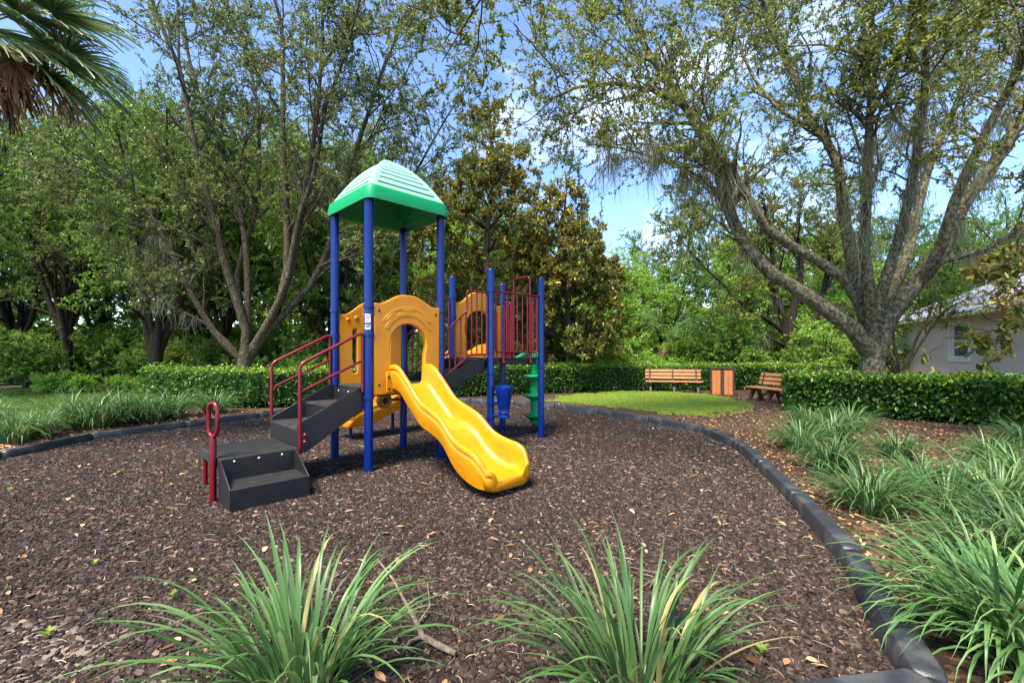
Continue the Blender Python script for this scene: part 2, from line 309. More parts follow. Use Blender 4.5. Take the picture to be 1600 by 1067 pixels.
# scatter with geometry nodes: real pieces lying on a sheet
def scatter(name, pts, z, sources, dens, near, far, scale, tilt, label, cat, mat, seed=0, center=(0, 0)):
    o = sheet(name, pts, z, mat, 'stuff'); tag(o, label, cat)
    g = bpy.data.node_groups.new(name, 'GeometryNodeTree'); n = g.nodes; l = g.links.new
    g.interface.new_socket('Geometry', in_out='INPUT', socket_type='NodeSocketGeometry'); g.interface.new_socket('Geometry', in_out='OUTPUT', socket_type='NodeSocketGeometry')
    gi = n.new('NodeGroupInput'); go = n.new('NodeGroupOutput')
    dp = n.new('GeometryNodeDistributePointsOnFaces'); dp.inputs['Seed'].default_value = seed
    ps = n.new('GeometryNodeInputPosition'); ds = n.new('ShaderNodeVectorMath'); ds.operation = 'DISTANCE'; ds.inputs[1].default_value = (*center, 0)
    mr = n.new('ShaderNodeMapRange'); mr.inputs[1].default_value = near; mr.inputs[2].default_value = far; mr.inputs[3].default_value = dens[0]; mr.inputs[4].default_value = dens[1]
    l(ps.outputs[0], ds.inputs[0]); l(ds.outputs['Value'], mr.inputs[0]); l(mr.outputs[0], dp.inputs['Density']); l(gi.outputs[0], dp.inputs['Mesh'])
    gt = n.new('GeometryNodeGeometryToInstance')
    for s_ in sources:
        oi = n.new('GeometryNodeObjectInfo'); oi.transform_space = 'ORIGINAL'; oi.inputs['Object'].default_value = s_; oi.inputs['As Instance'].default_value = True
        l(oi.outputs['Geometry'], gt.inputs[0])
    ip = n.new('GeometryNodeInstanceOnPoints'); ip.inputs['Pick Instance'].default_value = True
    rr = n.new('FunctionNodeRandomValue'); rr.data_type = 'FLOAT_VECTOR'; rr.inputs[0].default_value = (-tilt, -tilt, 0); rr.inputs[1].default_value = (tilt, tilt, 6.283)
    rs = n.new('FunctionNodeRandomValue'); rs.data_type = 'FLOAT_VECTOR'; rs.inputs[0].default_value = (scale[0],) * 3; rs.inputs[1].default_value = (scale[1],) * 3
    ri = n.new('FunctionNodeRandomValue'); ri.data_type = 'INT'
    for s_ in ri.inputs:
        if s_.name == 'Min' and s_.enabled: s_.default_value = 0
        if s_.name == 'Max' and s_.enabled: s_.default_value = len(sources) - 1
    l(dp.outputs['Points'], ip.inputs['Points']); l(gt.outputs[0], ip.inputs['Instance'])
    l([q for q in ri.outputs if q.enabled][0], ip.inputs['Instance Index']); l(rr.outputs[0], ip.inputs['Rotation']); l(rs.outputs[0], ip.inputs['Scale'])
    l(ip.outputs[0], go.inputs[0])
    md = o.modifiers.new('scatter', 'NODES'); md.node_group = g
    return o
rnd = np.random.default_rng(11); random.seed(5)
def chip_mesh(k):
    r_ = random.Random(k); L_ = r_.uniform(.011, .026); w_ = L_ * r_.uniform(.35, .65); h_ = r_.uniform(.004, .009)
    n = 5; a = [2 * math.pi * i / n + r_.uniform(-.3, .3) for i in range(n)]
    top = [(L_ * math.cos(t), w_ * math.sin(t), h_ * r_.uniform(.5, 1.2)) for t in a]; bot = [(p[0] * 1.05, p[1] * 1.05, -.004) for p in top]
    return MB().__class__(), top, bot
chips = []
for k in range(6):
    mb, top, bot = chip_mesh(k); mb.add(top + bot, [tuple(range(5))] + [(i, i + 5, (i + 1) % 5 + 5, (i + 1) % 5) for i in range(5)])
    o = mb.build('wood_chip', M_chip, mulch, loc=(-1 + .35 * k, 3.0 + .1 * (k % 2), .008)); o['kind'] = 'stuff'; chips.append(o)
def fibre(k):                                   # a pale curled fibre
    r_ = random.Random(k + 50); n = 7; L_ = r_.uniform(.03, .08); c = r_.uniform(-9, 9); a = 0; p = [0., 0.]; pts = []
    for i in range(n):
        pts.append((p[0], p[1], .008 + .008 * math.sin(3.1 * i / n))); a += c * L_ / n * r_.uniform(.5, 9) * .3; p[0] += L_ / n * math.cos(a) * 1.2; p[1] += L_ / n * math.sin(a) * 1.2
    return MB().tube(pts, [.0012 + .001 * math.sin(3.14 * i / (n - 1)) for i in range(n)], 3)
def tinted(mb, name, t):
    me = mb.mesh(name); a = me.attributes.new('tint', 'FLOAT', 'POINT'); a.data.foreach_set('value', np.full(len(me.vertices), t, np.float32)); return me
fibres = []
for k in range(5):
    o = link('dry_fibre', tinted(fibre(k), 'dry_fibre', k / 4), M_twig, mulch, loc=(-.8 + .4 * k, 3.3, .01)); o['kind'] = 'stuff'; fibres.append(o)
def leaf_mesh(k, s=.035, wid=.42):
    r_ = random.Random(k + 90); mb = MB(); xs = [-1, -.5, 0, .5, 1]; hw = [.02, .8, 1, .75, .02]; vs = []
    cu = r_.uniform(.1, .5); cu2 = r_.uniform(-.3, .4)
    for x, h in zip(xs, hw):
        for y in (-1, 0, 1): vs.append((x * s, y * h * s * wid, s * (cu * abs(y) * h * wid + cu2 * x * x * .6) + .006))
    fs = [(i * 3 + j, i * 3 + j + 1, i * 3 + j + 4, i * 3 + j + 3) for i in range(4) for j in range(2)]
    mb.add(vs, fs); return mb
litter = []
for k in range(5):
    o = link('fallen_leaf', tinted(leaf_mesh(k), 'fallen_leaf', k / 4), M_litter, ground, loc=(3.4 + .25 * k, 4.4 + .3 * k, .01)); o['kind'] = 'stuff'; litter.append(o)
scatter('mulch_chips', BORDER, .006, chips, (4600, 650), 2.2, 11, (.5, 1.2), .55, 'loose dark bark chips covering the playground mulch bed', 'wood chips', M_mulch, 1)
scatter('mulch_fibres', BORDER, .010, fibres, (75, 16), 2.2, 9, (.4, 1.3), .25, 'pale dry fibres scattered among the bark chips', 'fibres', M_mulch, 2)
scatter('mulch_leaves', BORDER, .014, litter, (9, 3), 2.2, 8, (.6, 1.3), .3, 'tan fallen leaves scattered on the dark mulch', 'leaves', M_mulch, 3)
BEDR = [(1.95, 1.7), (2.55, 3.15), (3.0, 4.5), (3.4, 5.8), (3.75, 7.1), (3.85, 8.7), (3.3, 10.1), (4.6, 11.2), (6.4, 13.5), (7.4, 16.5), (10.5, 17.5), (14, 12), (12, 6), (6, 1.2)]
scatter('bed_leaf_litter', BEDR, .003, litter + chips, (420, 160), 3, 12, (.45, 1.1), .5, 'brown leaf litter lying in the planting bed beside the border', 'leaves', M_soil, 4, (2, 3))
BEDL = [(-7.6, 6.2), (-7.7, 8.1), (-6.9, 9.5), (-6.2, 10.9), (-7.0, 12.2), (-9.2, 12.0), (-11, 11), (-14, 9), (-14, 5)]
scatter('bed_leaf_litter', BEDL, .003, litter + chips, (220, 120), 6, 12, (.7, 1.6), .5, 'brown leaf litter under the grass clumps near the shaded lawn', 'leaves', M_soil, 5)
def tuft(k):
    r_ = np.random.default_rng(k); vs = []; fs = []; ti = []
    for i in range(9):
        a = r_.uniform(0, 6.28); b = r_.uniform(0, .03); h = r_.uniform(.03, .055); ln = r_.uniform(.01, .03); c, s_ = math.cos(a), math.sin(a); w_ = .0035
        x, y = b * math.cos(a * 3), b * math.sin(a * 3); n0 = len(vs)
        vs += [(x - s_ * w_, y + c * w_, 0), (x + s_ * w_, y - c * w_, 0), (x + c * ln, y + s_ * ln, h)]; fs.append((n0, n0 + 1, n0 + 2)); ti += [r_.uniform()] * 3
    return np_mesh('grass_tuft', vs, fs, 3, ti)
tufts = []
for k in range(3):
    o = link('grass_tuft', tuft(k), M_lawnblade, lawn, loc=(5 + .4 * k, 15, .008)); o['kind'] = 'stuff'; tufts.append(o)
scatter('lawn_leaves', LAWN, .03, litter, (5, 5), 1, 20, (.6, 1.2), .4, 'tan fallen leaves lying on the bright lawn patch', 'leaves', M_lawn, 9)
scatter('lawn_grass', LAWN, .009, tufts, (360, 360), 1, 20, (.8, 1.4), .15, 'short bright green grass growing on the lawn patch by the benches', 'grass', M_lawn, 6)
M_lawnblade2 = leafy('shade_toned_blade', [(0, lin(56, 84, 28)), (.6, lin(86, 116, 40)), (1, lin(124, 142, 60))], .5, .4)  # blades darkened likewise, tree shade mixed into their colour
tufts2 = []
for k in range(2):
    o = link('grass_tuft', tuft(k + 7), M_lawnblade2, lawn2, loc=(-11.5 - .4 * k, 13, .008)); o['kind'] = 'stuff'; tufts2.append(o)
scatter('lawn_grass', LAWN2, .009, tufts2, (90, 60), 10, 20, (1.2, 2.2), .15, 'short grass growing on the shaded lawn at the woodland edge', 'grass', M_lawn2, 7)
# thin straggling grass where the lawn patch meets the mulch
LAWNE = [G(*p)[:2] for p in [(870, 631), (930, 634), (1000, 642), (1060, 650), (1120, 652), (1175, 645), (1180, 632), (1150, 641), (1090, 648), (1000, 640), (930, 632)]]
scatter('lawn_fringe', LAWNE, .007, tufts + tufts + litter, (170, 170), 1, 20, (.7, 1.3), .3, 'sparse grass and leaves fringing the lawn beside the border', 'grass', M_soil, 8)

# ------------------------------------------------------------------ border timbers, one by one
def timber_mesh(Ln):
    prof = [(-.075, 0), (-.07, .115), (-.058, .132), (0, .138), (.058, .132), (.07, .115), (.075, 0)]
    mb = MB(); h = Ln / 2 - .018
    xs = [(-h, .70), (-h + .012, .88), (-h + .05, 1), (h - .05, 1), (h - .012, .88), (h, .70)]
    n = len(prof); vs = [(x, p[0] * s_, p[1] * (.5 + .5 * s_)) for x, s_ in xs for p in prof]
    fs = [(i * n + k, i * n + (k + 1) % n, (i + 1) * n + (k + 1) % n, (i + 1) * n + k) for i in range(len(xs) - 1) for k in range(n)]
    fs += [tuple(range(n - 1, -1, -1)), tuple((len(xs) - 1) * n + k for k in range(n))]
    mb.add(vs, fs); return mb
tm = timber_mesh(1.4).mesh('border_timber', 35)
for i in range(len(BORDER)):
    a = Vector(BORDER[i]); b = Vector(BORDER[(i + 1) % len(BORDER)])
    if i in (20, 21, 22, 23): continue
    d = b - a; o = link('border_timber', tm, M_border, None, ((a.x + b.x) / 2, (a.y + b.y) / 2, random.uniform(-.012, .006)))
    o.rotation_euler = (random.uniform(-.03, .03), random.uniform(-.008, .008), math.atan2(d.y, d.x)); o.scale = (d.length / 1.4, 1, 1)
    wh_ = 'beside the bed of arching grass clumps' if i < 5 else 'along the small bright lawn' if i < 9 else 'behind the play structure, in front of the long hedge' if i < 14 else 'in front of the clumps by the shaded lawn' if i < 19 else 'at the front of the mulch bed, by the strap-leaved clumps'
    tag(o, 'black plastic border timber ' + wh_, 'border', 'border timbers ' + wh_)
# ------------------------------------------------------------------ play structure: local x runs along u (towards the second tower), local y along v
PS = empty('play_structure', (-1.827, 5.8, 0), R(45))
tag(PS, 'playground climbing structure with blue posts, yellow slide and green pyramid roof', 'playground')
UL, VL, U2, U3 = 1.12, 1.0, 2.10, 3.32
D1, D2 = 1.07, 1.44
PR = .057
def post(x, y, top, rings, dome=True):
    prof = [(PR, -.05), (PR, top - .05)] + ([(PR * .97, top - .03), (PR * .8, top - .012), (PR * .45, top - .002), (.004, top)] if dome else [(PR, top)])
    o = MB().lathe(prof, x, y, 20).build('post', M_blue, PS, 50)
    for z in rings:
        r = PR + .012
        c = MB().lathe([(PR, z - .026), (r, z - .022), (r, z + .022), (PR, z + .026)], x, y, 20); c.build('clamp', M_blue, o, 40)
    return o
A, B_, Cc, D_ = (0, 0), (0, VL), (UL, 0), (UL, VL)
for (x, y), rg in (((0, 0), (2.11, 1.75, .95)), ((0, VL), (2.12, 1.76, .95)), ((UL, 0), (2.12, 1.76, .95)), ((UL, VL), (2.12, 1.76, .95))): post(x, y, 3.5, rg, False)
for (x, y), rg in (((U2, 0), (2.52, 1.2, .72, .5)), ((U3, 0), (2.56, 1.28)), ((U2, VL), (2.5, 2.15, 1.3)), ((U3, VL), (2.5, 2.15, 1.3))): post(x, y, 2.87, rg)
# clamp ears and stickers on the near post
p0 = [o for o in PS.children if o.name.startswith('post')][0]
MB().box(.05, .13, -.012, .012, 2.095, 2.125).build('bracket', M_deckdark, p0, bevel=.003)
for z, h in ((1.95, .11), (1.84, .06)):
    mb = MB(); n = 8; a0, a1 = R(-168), R(-92); r = PR + .0022
    vs = [(r * math.cos(a0 + (a1 - a0) * i / n), r * math.sin(a0 + (a1 - a0) * i / n), z + s_ * h / 2) for s_ in (-1, 1) for i in range(n + 1)]
    mb.add(vs, [(i, i + 1, n + 2 + i, n + 1 + i) for i in range(n)]); o = mb.build('sticker', M_sticker, p0, 60); o['label'] = 'small white notice sticker'
    for q in range(3 if h > .1 else 2):
        mb = MB(); r2 = PR + .0034; b0, b1 = a0 + .15, a1 - .2 - .1 * q; zz = z + h * (.3 - .28 * q)
        vs = [(r2 * math.cos(b0 + (b1 - b0) * i / n), r2 * math.sin(b0 + (b1 - b0) * i / n), zz + s_ * .005) for s_ in (-1, 1) for i in range(n + 1)]
        mb.add(vs, [(i, i + 1, n + 2 + i, n + 1 + i) for i in range(n)]); mb.build('print_line', M_deckdark, o)
# decks
def deck(x0, x1, y0, y1, z):
    o = MB().box(x0, x1, y0, y1, z - .03, z).build('deck', M_deck, PS, bevel=.006)
    for a, b, c, d in ((x0 + .06, x1 - .06, y0, y0 + .02), (x0 + .06, x1 - .06, y1 - .02, y1), (x0, x0 + .02, y0 + .06, y1 - .06), (x1 - .02, x1, y0 + .06, y1 - .06)):
        MB().box(a, b, c, d, z - .12, z - .0305).build('deck_skirt', M_deckdark, o, bevel=.004)
    return o
deck(.03, UL - .03, .03, VL - .03, D1); deck(U2 + .03, U3 - .03, .03, VL - .03, D2)
# roof: bulging pyramid of sun-bleached slats over a deep green brim
RC = (UL / 2, VL / 2); RW = .625; ZB, ZE, ZT = 3.46, 3.64, 4.24
def rsq(w, z, rad=.12, n=5):
    out = []
    for cx, cy, a0 in ((1, 1, 0), (-1, 1, 90), (-1, -1, 180), (1, -1, 270)):
        for i in range(n + 1):
            a = R(a0 + 90 * i / n); out.append((RC[0] + cx * (w - rad) + rad * math.cos(a), RC[1] + cy * (w - rad) + rad * math.sin(a), z))
    return out
roof = None
mb = MB(); rings = [rsq(RW - .03, ZB + .02, .10), rsq(RW + .015, ZB, .12), rsq(RW + .02, ZB + .06), rsq(RW, ZE - .01), rsq(RW - .03, ZE + .012, .1), rsq(RW - .08, ZE + .0, .08), rsq(RW - .06, ZB + .05, .08)]
n = len(rings[0]); vs = sum(rings, []); m = len(rings)
mb.add(vs, [(i * n + k, i * n + (k + 1) % n, ((i + 1) % m) * n + (k + 1) % n, ((i + 1) % m) * n + k) for i in range(m) for k in range(n)])
roof = mb.build('roof', M_green, PS, 40)
# underside shell
def rz(t): return ZE + (ZT - ZE) * (1 - (1 - t) ** 1.0) * (1 + .66 * (1 - t))     # t=0 at the eave, 1 at the top; bulges outward
def rw(t): return (RW - .05) * (1 - t) + .04 * t
mb = MB(); T = [0, .2, .4, .6, .8, .97]; vs = []; 
for t in T:
    w = rw(t) - .015; z = rz(t) - .06; vs += [(RC[0] + sx * w, RC[1] + sy * w, z) for sx, sy in ((1, 1), (-1, 1), (-1, -1), (1, -1))]
mb.add(vs, [(i * 4 + k, i * 4 + (k + 1) % 4, i * 4 + 4 + (k + 1) % 4, i * 4 + 4 + k) for i in range(len(T) - 1) for k in range(4)] + [tuple(range(len(vs) - 4, len(vs)))])
mb.build('roof_shell', M_green, roof)
NS = 9
for side in range(4):
    Mr = Matrix.Translation((RC[0], RC[1], 0)) @ Matrix.Rotation(R(90 * side), 4, 'Z')
    for k in range(NS):
        t0 = (k + .04) / NS * .96; t1 = (k + .76) / NS * .96
        w0, z0, w1, z1 = rw(t0), rz(t0), rw(t1), rz(t1); g = .06
        nrm = Vector((z1 - z0, 0, w0 - w1)).normalized() * .022
        q = [Vector((w0, -(w0 - g), z0)), Vector((w0, w0 - g, z0)), Vector((w1, max(w1 - g, .01), z1)), Vector((w1, -max(w1 - g, .01), z1))]
        vs = [Mr @ p for p in q] + [Mr @ (p - nrm) for p in q]
        mb = MB(); mb.add(vs, [(0, 1, 2, 3), (7, 6, 5, 4), (0, 4, 5, 1), (1, 5, 6, 2), (2, 6, 7, 3), (3, 7, 4, 0)])
        mb.build('roof_slat', M_greenpale, roof, bevel=.005)
    mb = MB(); sec = []
    for i in range(9):
        t = i / 8; w = rw(t) - .012; z = rz(t) + .012; sec.append([Mr @ Vector((w + .008, w - .075 * (1 - .3 * t), z - .012)), Mr @ Vector((w + .016, w - .02, z)), Mr @ Vector((w + .002, w + .002, z + .012)), Mr @ Vector((w - .02, w + .016, z)), Mr @ Vector((w - .075 * (1 - .3 * t), w + .008, z - .012))])
    vs = sum(sec, []); mb.add(vs, [(i * 5 + k, i * 5 + k + 1, i * 5 + 6 + k, i * 5 + 5 + k) for i in range(8) for k in range(4)])
    mb.build('roof_hip', M_greenpale, roof, 60)
MB().lathe([(.10, rz(1) - .03), (.085, rz(1) + .005), (.05, rz(1) + .022), (.005, rz(1) + .028)], RC[0], RC[1], 16).build('roof_cap', M_greenpale, roof, 60)

# moulded yellow panels (2-D outlines with holes, rounded edges)
def curve_panel(name, loops, parent, M, thick=.022, bev=.010, mat=None, hole_res=1):
    cu = bpy.data.curves.new(name, 'CURVE'); cu.dimensions = '2D'; cu.fill_mode = 'BOTH'; cu.extrude = thick; cu.bevel_depth = bev; cu.bevel_resolution = 2
    for lp in loops:
        sp = cu.splines.new('POLY'); sp.points.add(len(lp) - 1); sp.use_cyclic_u = True
        for p, q in zip(sp.points, lp): p.co = (q[0], q[1], 0, 1)
    t = bpy.data.objects.new('tmp', cu); C.objects.link(t); dg = bpy.context.evaluated_depsgraph_get(); dg.update()
    me = bpy.data.meshes.new_from_object(t.evaluated_get(dg)); bpy.data.objects.remove(t); bpy.data.curves.remove(cu)
    me.transform(M); me.name = name; me.polygons.foreach_set('use_smooth', np.ones(len(me.polygons), bool)); me.set_sharp_from_angle(angle=R(50)); me.materials.clear()
    return link(name, me, mat or M_yellow, parent)
def arch_outline(wd, zb, zs, zt):
    h = wd / 2; pts = [(-h, zb), (h, zb), (h, zs)]
    for i in range(25):
        s_ = 1 - i / 24; x = h * (2 * s_ - 1) * .985
        f = abs(x) / h; k = (1 - f * f / .62 * .62) if f < .7 else 0
        z = zs + (zt - zs) * (.5 + .5 * math.cos(math.pi * min(1, max(0, (f - .12) / .78))))
        pts.append((x, z))
    pts.append((-h, zs)); return pts
def keyhole(r, zc, hw, zb):
    a = math.degrees(math.asin(hw / r)); lp = [(hw, zb)]
    a0 = -90 + a
    lp += [(r * math.cos(R(t)), zc + r * math.sin(R(t))) for t in np.linspace(a0 + 8, 180 - a0 - 8, 28)]
    lp += [(-hw, zb)]; return lp
XZ = lambda ox, oy: Matrix.Translation((ox, oy, 0)) @ Matrix.Rotation(R(90), 4, 'X')
pan = curve_panel('panel', [arch_outline(.99, .985, 2.14, 2.28), keyhole(.30, 1.62, .26, 1.035)], PS, XZ(UL / 2, -.005), .028, .014)
pan['label'] = 'yellow moulded arch panel at the slide entrance'
rib = [(.40 * math.cos(R(t)), 1.66 + .40 * math.sin(R(t))) for t in np.linspace(28, 152, 22)] + [(.355 * math.cos(R(t)), 1.66 + .355 * math.sin(R(t))) for t in np.linspace(152, 28, 22)]
curve_panel('moulding', [rib], pan, XZ(UL / 2, -.037), .010, .006)
rib = [(.475 * math.cos(R(t)), 1.66 + .475 * math.sin(R(t))) for t in np.linspace(34, 146, 22)] + [(.45 * math.cos(R(t)), 1.66 + .45 * math.sin(R(t))) for t in np.linspace(146, 34, 22)]
curve_panel('moulding', [rib], pan, XZ(UL / 2, -.037), .008, .005)
for t in (50, 90, 130):
    c = (.425 * math.cos(R(t)), 1.66 + .425 * math.sin(R(t))); tt = R(t - 90)
    lf = [(c[0] + math.cos(tt) * a * .085 - math.sin(tt) * b * .022, c[1] + math.sin(tt) * a * .085 + math.cos(tt) * b * .022) for a, b in ((-1, 0), (-.5, .8), (0, 1), (.5, .8), (1, 0), (.5, -.8), (0, -1), (-.5, -.8))]
    curve_panel('leaf_moulding', [lf], pan, XZ(UL / 2, -.040), .008, .005)
for x, z in ((-.44, 2.06), (.44, 2.06), (-.44, 1.1), (.44, 1.1)):
    MB().lathe([(.018, 0), (.016, .006), (.006, .010)], 0, 0, 12, Matrix.Translation((UL / 2 + x, -.048, z)) @ Matrix.Rotation(R(90), 4, 'X')).build('bolt', M_deckdark, pan, 50)
# side cheek of the panel that wraps the near post
# slotted panel on the far side of the first tower
slots = []
for x in (-.27, -.09, .09, .27):
    hw = .05; z0, z1 = 1.25, 1.86 - .1 * abs(x)
    slots.append([(x + hw * math.cos(R(t)), z1 + hw * math.sin(R(t))) for t in range(0, 181, 30)] + [(x + hw * math.cos(R(t)), z0 + hw * math.sin(R(t))) for t in range(180, 361, 30)])
pan2 = curve_panel('panel', [arch_outline(.99, 1.075, 2.06, 2.26)] + slots, PS, XZ(UL / 2, VL), .024, .012); pan2['label'] = 'yellow moulded panel with vertical slots'
for x, z, r in ((-.38, 2.0, .03), (-.25, 2.03, .038), (-.1, 2.08, .045), (.1, 2.08, .045), (.25, 2.03, .038), (.38, 2.0, .03)):
    MB().lathe([(r, 0), (r * .9, .008), (r * .5, .016), (.002, .019)], 0, 0, 14, Matrix.Translation((UL / 2 + x, VL - .034, z)) @ Matrix.Rotation(R(90), 4, 'X')).build('boss', M_yellow, pan2, 60)
pan3 = curve_panel('panel', [arch_outline(1.09, 1.37, 2.40, 2.62), keyhole(.36, 1.95, .30, 1.42)], PS, XZ((U2 + U3) / 2, VL + .005), .026, .013); pan3['label'] = 'yellow moulded arch panel above the curved slide'

# slides: one closed moulded section swept along a path
def slide(path, w, h, name, label, ribs=12):
    """path: list of (x, y, z_bed, heading); w(t) half width; h(t) wall height"""
    n = len(path); rows = []
    for i, (x, y, z, a) in enumerate(path):
        t = i / (n - 1); ww = w(t); hh = h(t); dp = .07 + .05 * t
        inner = [(ww - .075, .006), (ww - .042, .022), (ww - .02, .065), (ww - .010, max(hh * .6, .08)), (ww - .002, hh - .035), (ww + .010, hh - .010), (ww + .028, hh), (ww + .047, hh - .008), (ww + .058, hh - .03),
                 (ww + .056, hh - .055), (ww + .040, hh - .066), (ww + .040, hh - .078), (ww + .052, hh - .092), (ww + .056, hh - .12), (ww + .045, min(hh - .15, .05)), (ww + .02, -dp + .03), (ww - .05, -dp)]
        bed = [(-(ww - .085) + 2 * (ww - .085) * k / (2 * ribs), .007 * (k % 2)) for k in range(2 * ribs + 1)]
        sec = [(-p[0], p[1]) for p in reversed(inner)] + bed + inner
        nx, ny = -math.sin(a), math.cos(a)
        rows.append([(x + nx * -p[0], y + ny * -p[0], z + p[1]) for p in sec])
    # rounded nose
    x, y, z, a = path[-1]; base = rows[-1]
    for f, sh, dz in ((.022, .97, -.004), (.038, .90, -.015), (.045, .80, -.03)):
        rows.append([(x + math.cos(a) * f + (p[0] - x) * sh, y + math.sin(a) * f + (p[1] - y) * sh, z - .035 + (p[2] - z + .035) * sh + dz * .3) for p in base])
    m = len(rows[0]); mb = MB(); vs = sum(rows, [])
    fs = [(i * m + k, i * m + (k + 1) % m, (i + 1) * m + (k + 1) % m, (i + 1) * m + k) for i in range(len(rows) - 1) for k in range(m)]
    fs += [tuple(range(m - 1, -1, -1)), tuple((len(rows) - 1) * m + k for k in range(m))]
    mb.add(vs, fs); s_ = mb.build(name, M_yellow, PS, 50); s_['label'] = label; return s_
ts = np.concatenate([np.linspace(0, .86, 44), np.linspace(.87, 1, 18)])
zb = catmull([0, .08, .22, .36, .47, .58, .72, .84, 1], [1.09, 1.075, .88, .68, .62, .535, .31, .215, .19], ts)
path1 = [(UL / 2 + .04 * t, -.03 - 1.89 * t, z, R(-90)) for t, z in zip(ts, zb)]
def h1(i): 
    t = ts[int(round(i * (len(ts) - 1)))]
    hh = .265 + .03 * math.sin(t * 9)
    return hh * (math.sqrt(max(0, 1 - ((t - .88) / .12) ** 2 * .80)) if t > .88 else 1)
def w1(i):
    t = ts[int(round(i * (len(ts) - 1)))]; return .24 + .085 * max(0, (t - .45) / .55) ** 1.2 - (.05 * ((t - .93) / .07) ** 2 if t > .93 else 0)
sl1 = slide(path1, w1, h1, 'slide', 'yellow wavy slide chute with ribbed bed')
for s_ in (-1, 1):                          # mounting flanges against the arch panel
    f = MB().box(UL / 2 + s_ * .30 - .05, UL / 2 + s_ * .30 + .05, -.075, -.049, .99, 1.27).build('flange', M_yellow, sl1, bevel=.012)
    for z in (1.05, 1.2): MB().lathe([(.016, 0), (.014, .008), (.004, .012)], 0, 0, 10, Matrix.Translation((UL / 2 + s_ * .315, -.0755, z)) @ Matrix.Rotation(R(90), 4, 'X')).build('bolt', M_deckdark, sl1, 50)
p = []; n2 = 46
for i in range(n2):
    t = i / (n2 - 1); s_ = t * 2.9; r = .85; q = s_ - .45
    if q < 0: x, y, a = (U2 + U3) / 2, VL + .04 + s_, 90
    elif q < r * math.pi / 2: b = q / r; x, y, a = (U2 + U3) / 2 - r * (1 - math.cos(b)), VL + .49 + r * math.sin(b), 90 + math.degrees(b)
    else: x, y, a = (U2 + U3) / 2 - r - (q - r * math.pi / 2), VL + .49 + r, 180
    p.append((x, y, float(catmull([0, .1, .35, .6, .85, 1], [1.46, 1.43, 1.05, .66, .38, .34], t)), R(a)))
sl2 = slide(p, lambda t: .25 + .03 * t, lambda t: .24 * (math.sqrt(max(0, 1 - ((t - .9) / .1) ** 2 * .8)) if t > .9 else 1), 'curved_slide', 'yellow curved slide turning behind the structure', 8)
MB().tube([(p[30][0], p[30][1], -.05), (p[30][0], p[30][1], p[30][2] - .07)], .03, 10).build('slide_support', M_blue, sl2, 50)
MB().tube([(p[43][0], p[43][1], -.05), (p[43][0], p[43][1], p[43][2] - .07)], .03, 10).build('slide_support', M_blue, sl2, 50)
# small play wheel below the first deck
wh = MB().lathe([(.03, -.05), (.11, -.05), (.125, -.02), (.125, .02), (.11, .05), (.03, .05)], 0, 0, 20, Matrix.Translation((.78, VL, .78)) @ Matrix.Rotation(R(90), 4, 'X')).build('play_wheel', M_yellow, PS, 50)
MB().lathe([(.035, -.075), (.045, -.06), (.045, .06), (.035, .075)], 0, 0, 14, Matrix.Translation((.78, VL, .78)) @ Matrix.Rotation(R(90), 4, 'X')).build('hub', M_brown, wh, 50)
MB().tube([(.78, VL, .78), (UL, VL, .78)], .02, 8).build('axle', M_deckdark, wh, 50)

# bridge of steps between the towers
br = MB().prism([(UL + .0, D1 - .13), (UL + .06, D1 - .13), (U2 - .06, D2 - .20), (U2, D2 - .125), (U2, D2 - .01), (U2 - .22, D2 - .01), (UL + .12, D1 + .09), (UL + .0, D1 + .09)], 'y', .055, .08).build('bridge_side', M_deckdark, PS, bevel=.004)
br2 = MB().prism([(UL + .0, D1 - .13), (UL + .06, D1 - .13), (U2 - .06, D2 - .20), (U2, D2 - .125), (U2, D2 - .01), (U2 - .22, D2 - .01), (UL + .12, D1 + .09), (UL + .0, D1 + .09)], 'y', VL - .08, VL - .055).build('bridge_side', M_deckdark, PS, bevel=.004)
MB().box(UL - .02, UL + .5, .0805, VL - .0805, D1 - .034, D1 - .004).build('bridge_tread', M_deck, PS, bevel=.004)
MB().box(UL + .48, U2 - .1, .0805, VL - .0805, D1 + .155, D1 + .185).build('bridge_tread', M_deck, PS, bevel=.004)
MB().box(U2 - .12, U2 + .028, .0805, VL - .0805, D2 - .036, D2 - .006).build('bridge_tread', M_deck, PS, bevel=.004)
MB().box(UL + .47, UL + .49, .0805, VL - .0805, D1 - .003, D1 + .154).build('bridge_riser', M_deckdark, PS)
MB().box(U2 - .13, U2 - .11, .0805, VL - .0805, D1 + .186, D2 - .037).build('bridge_riser', M_deckdark, PS)
TR = .0165
def bend(pts, r=.06, n=5):                    # round the corners of a polyline
    pts = [Vector(q) for q in pts]; out = [pts[0]]
    for i in range(1, len(pts) - 1):
        a = (pts[i - 1] - pts[i]); b = (pts[i + 1] - pts[i]); rr = min(r, a.length * .45, b.length * .45); a = a.normalized() * rr; b = b.normalized() * rr
        for k in range(n + 1):
            t = k / n; out.append(pts[i] + a * (1 - t) ** 2 + b * t ** 2)
    return out + [pts[-1]]
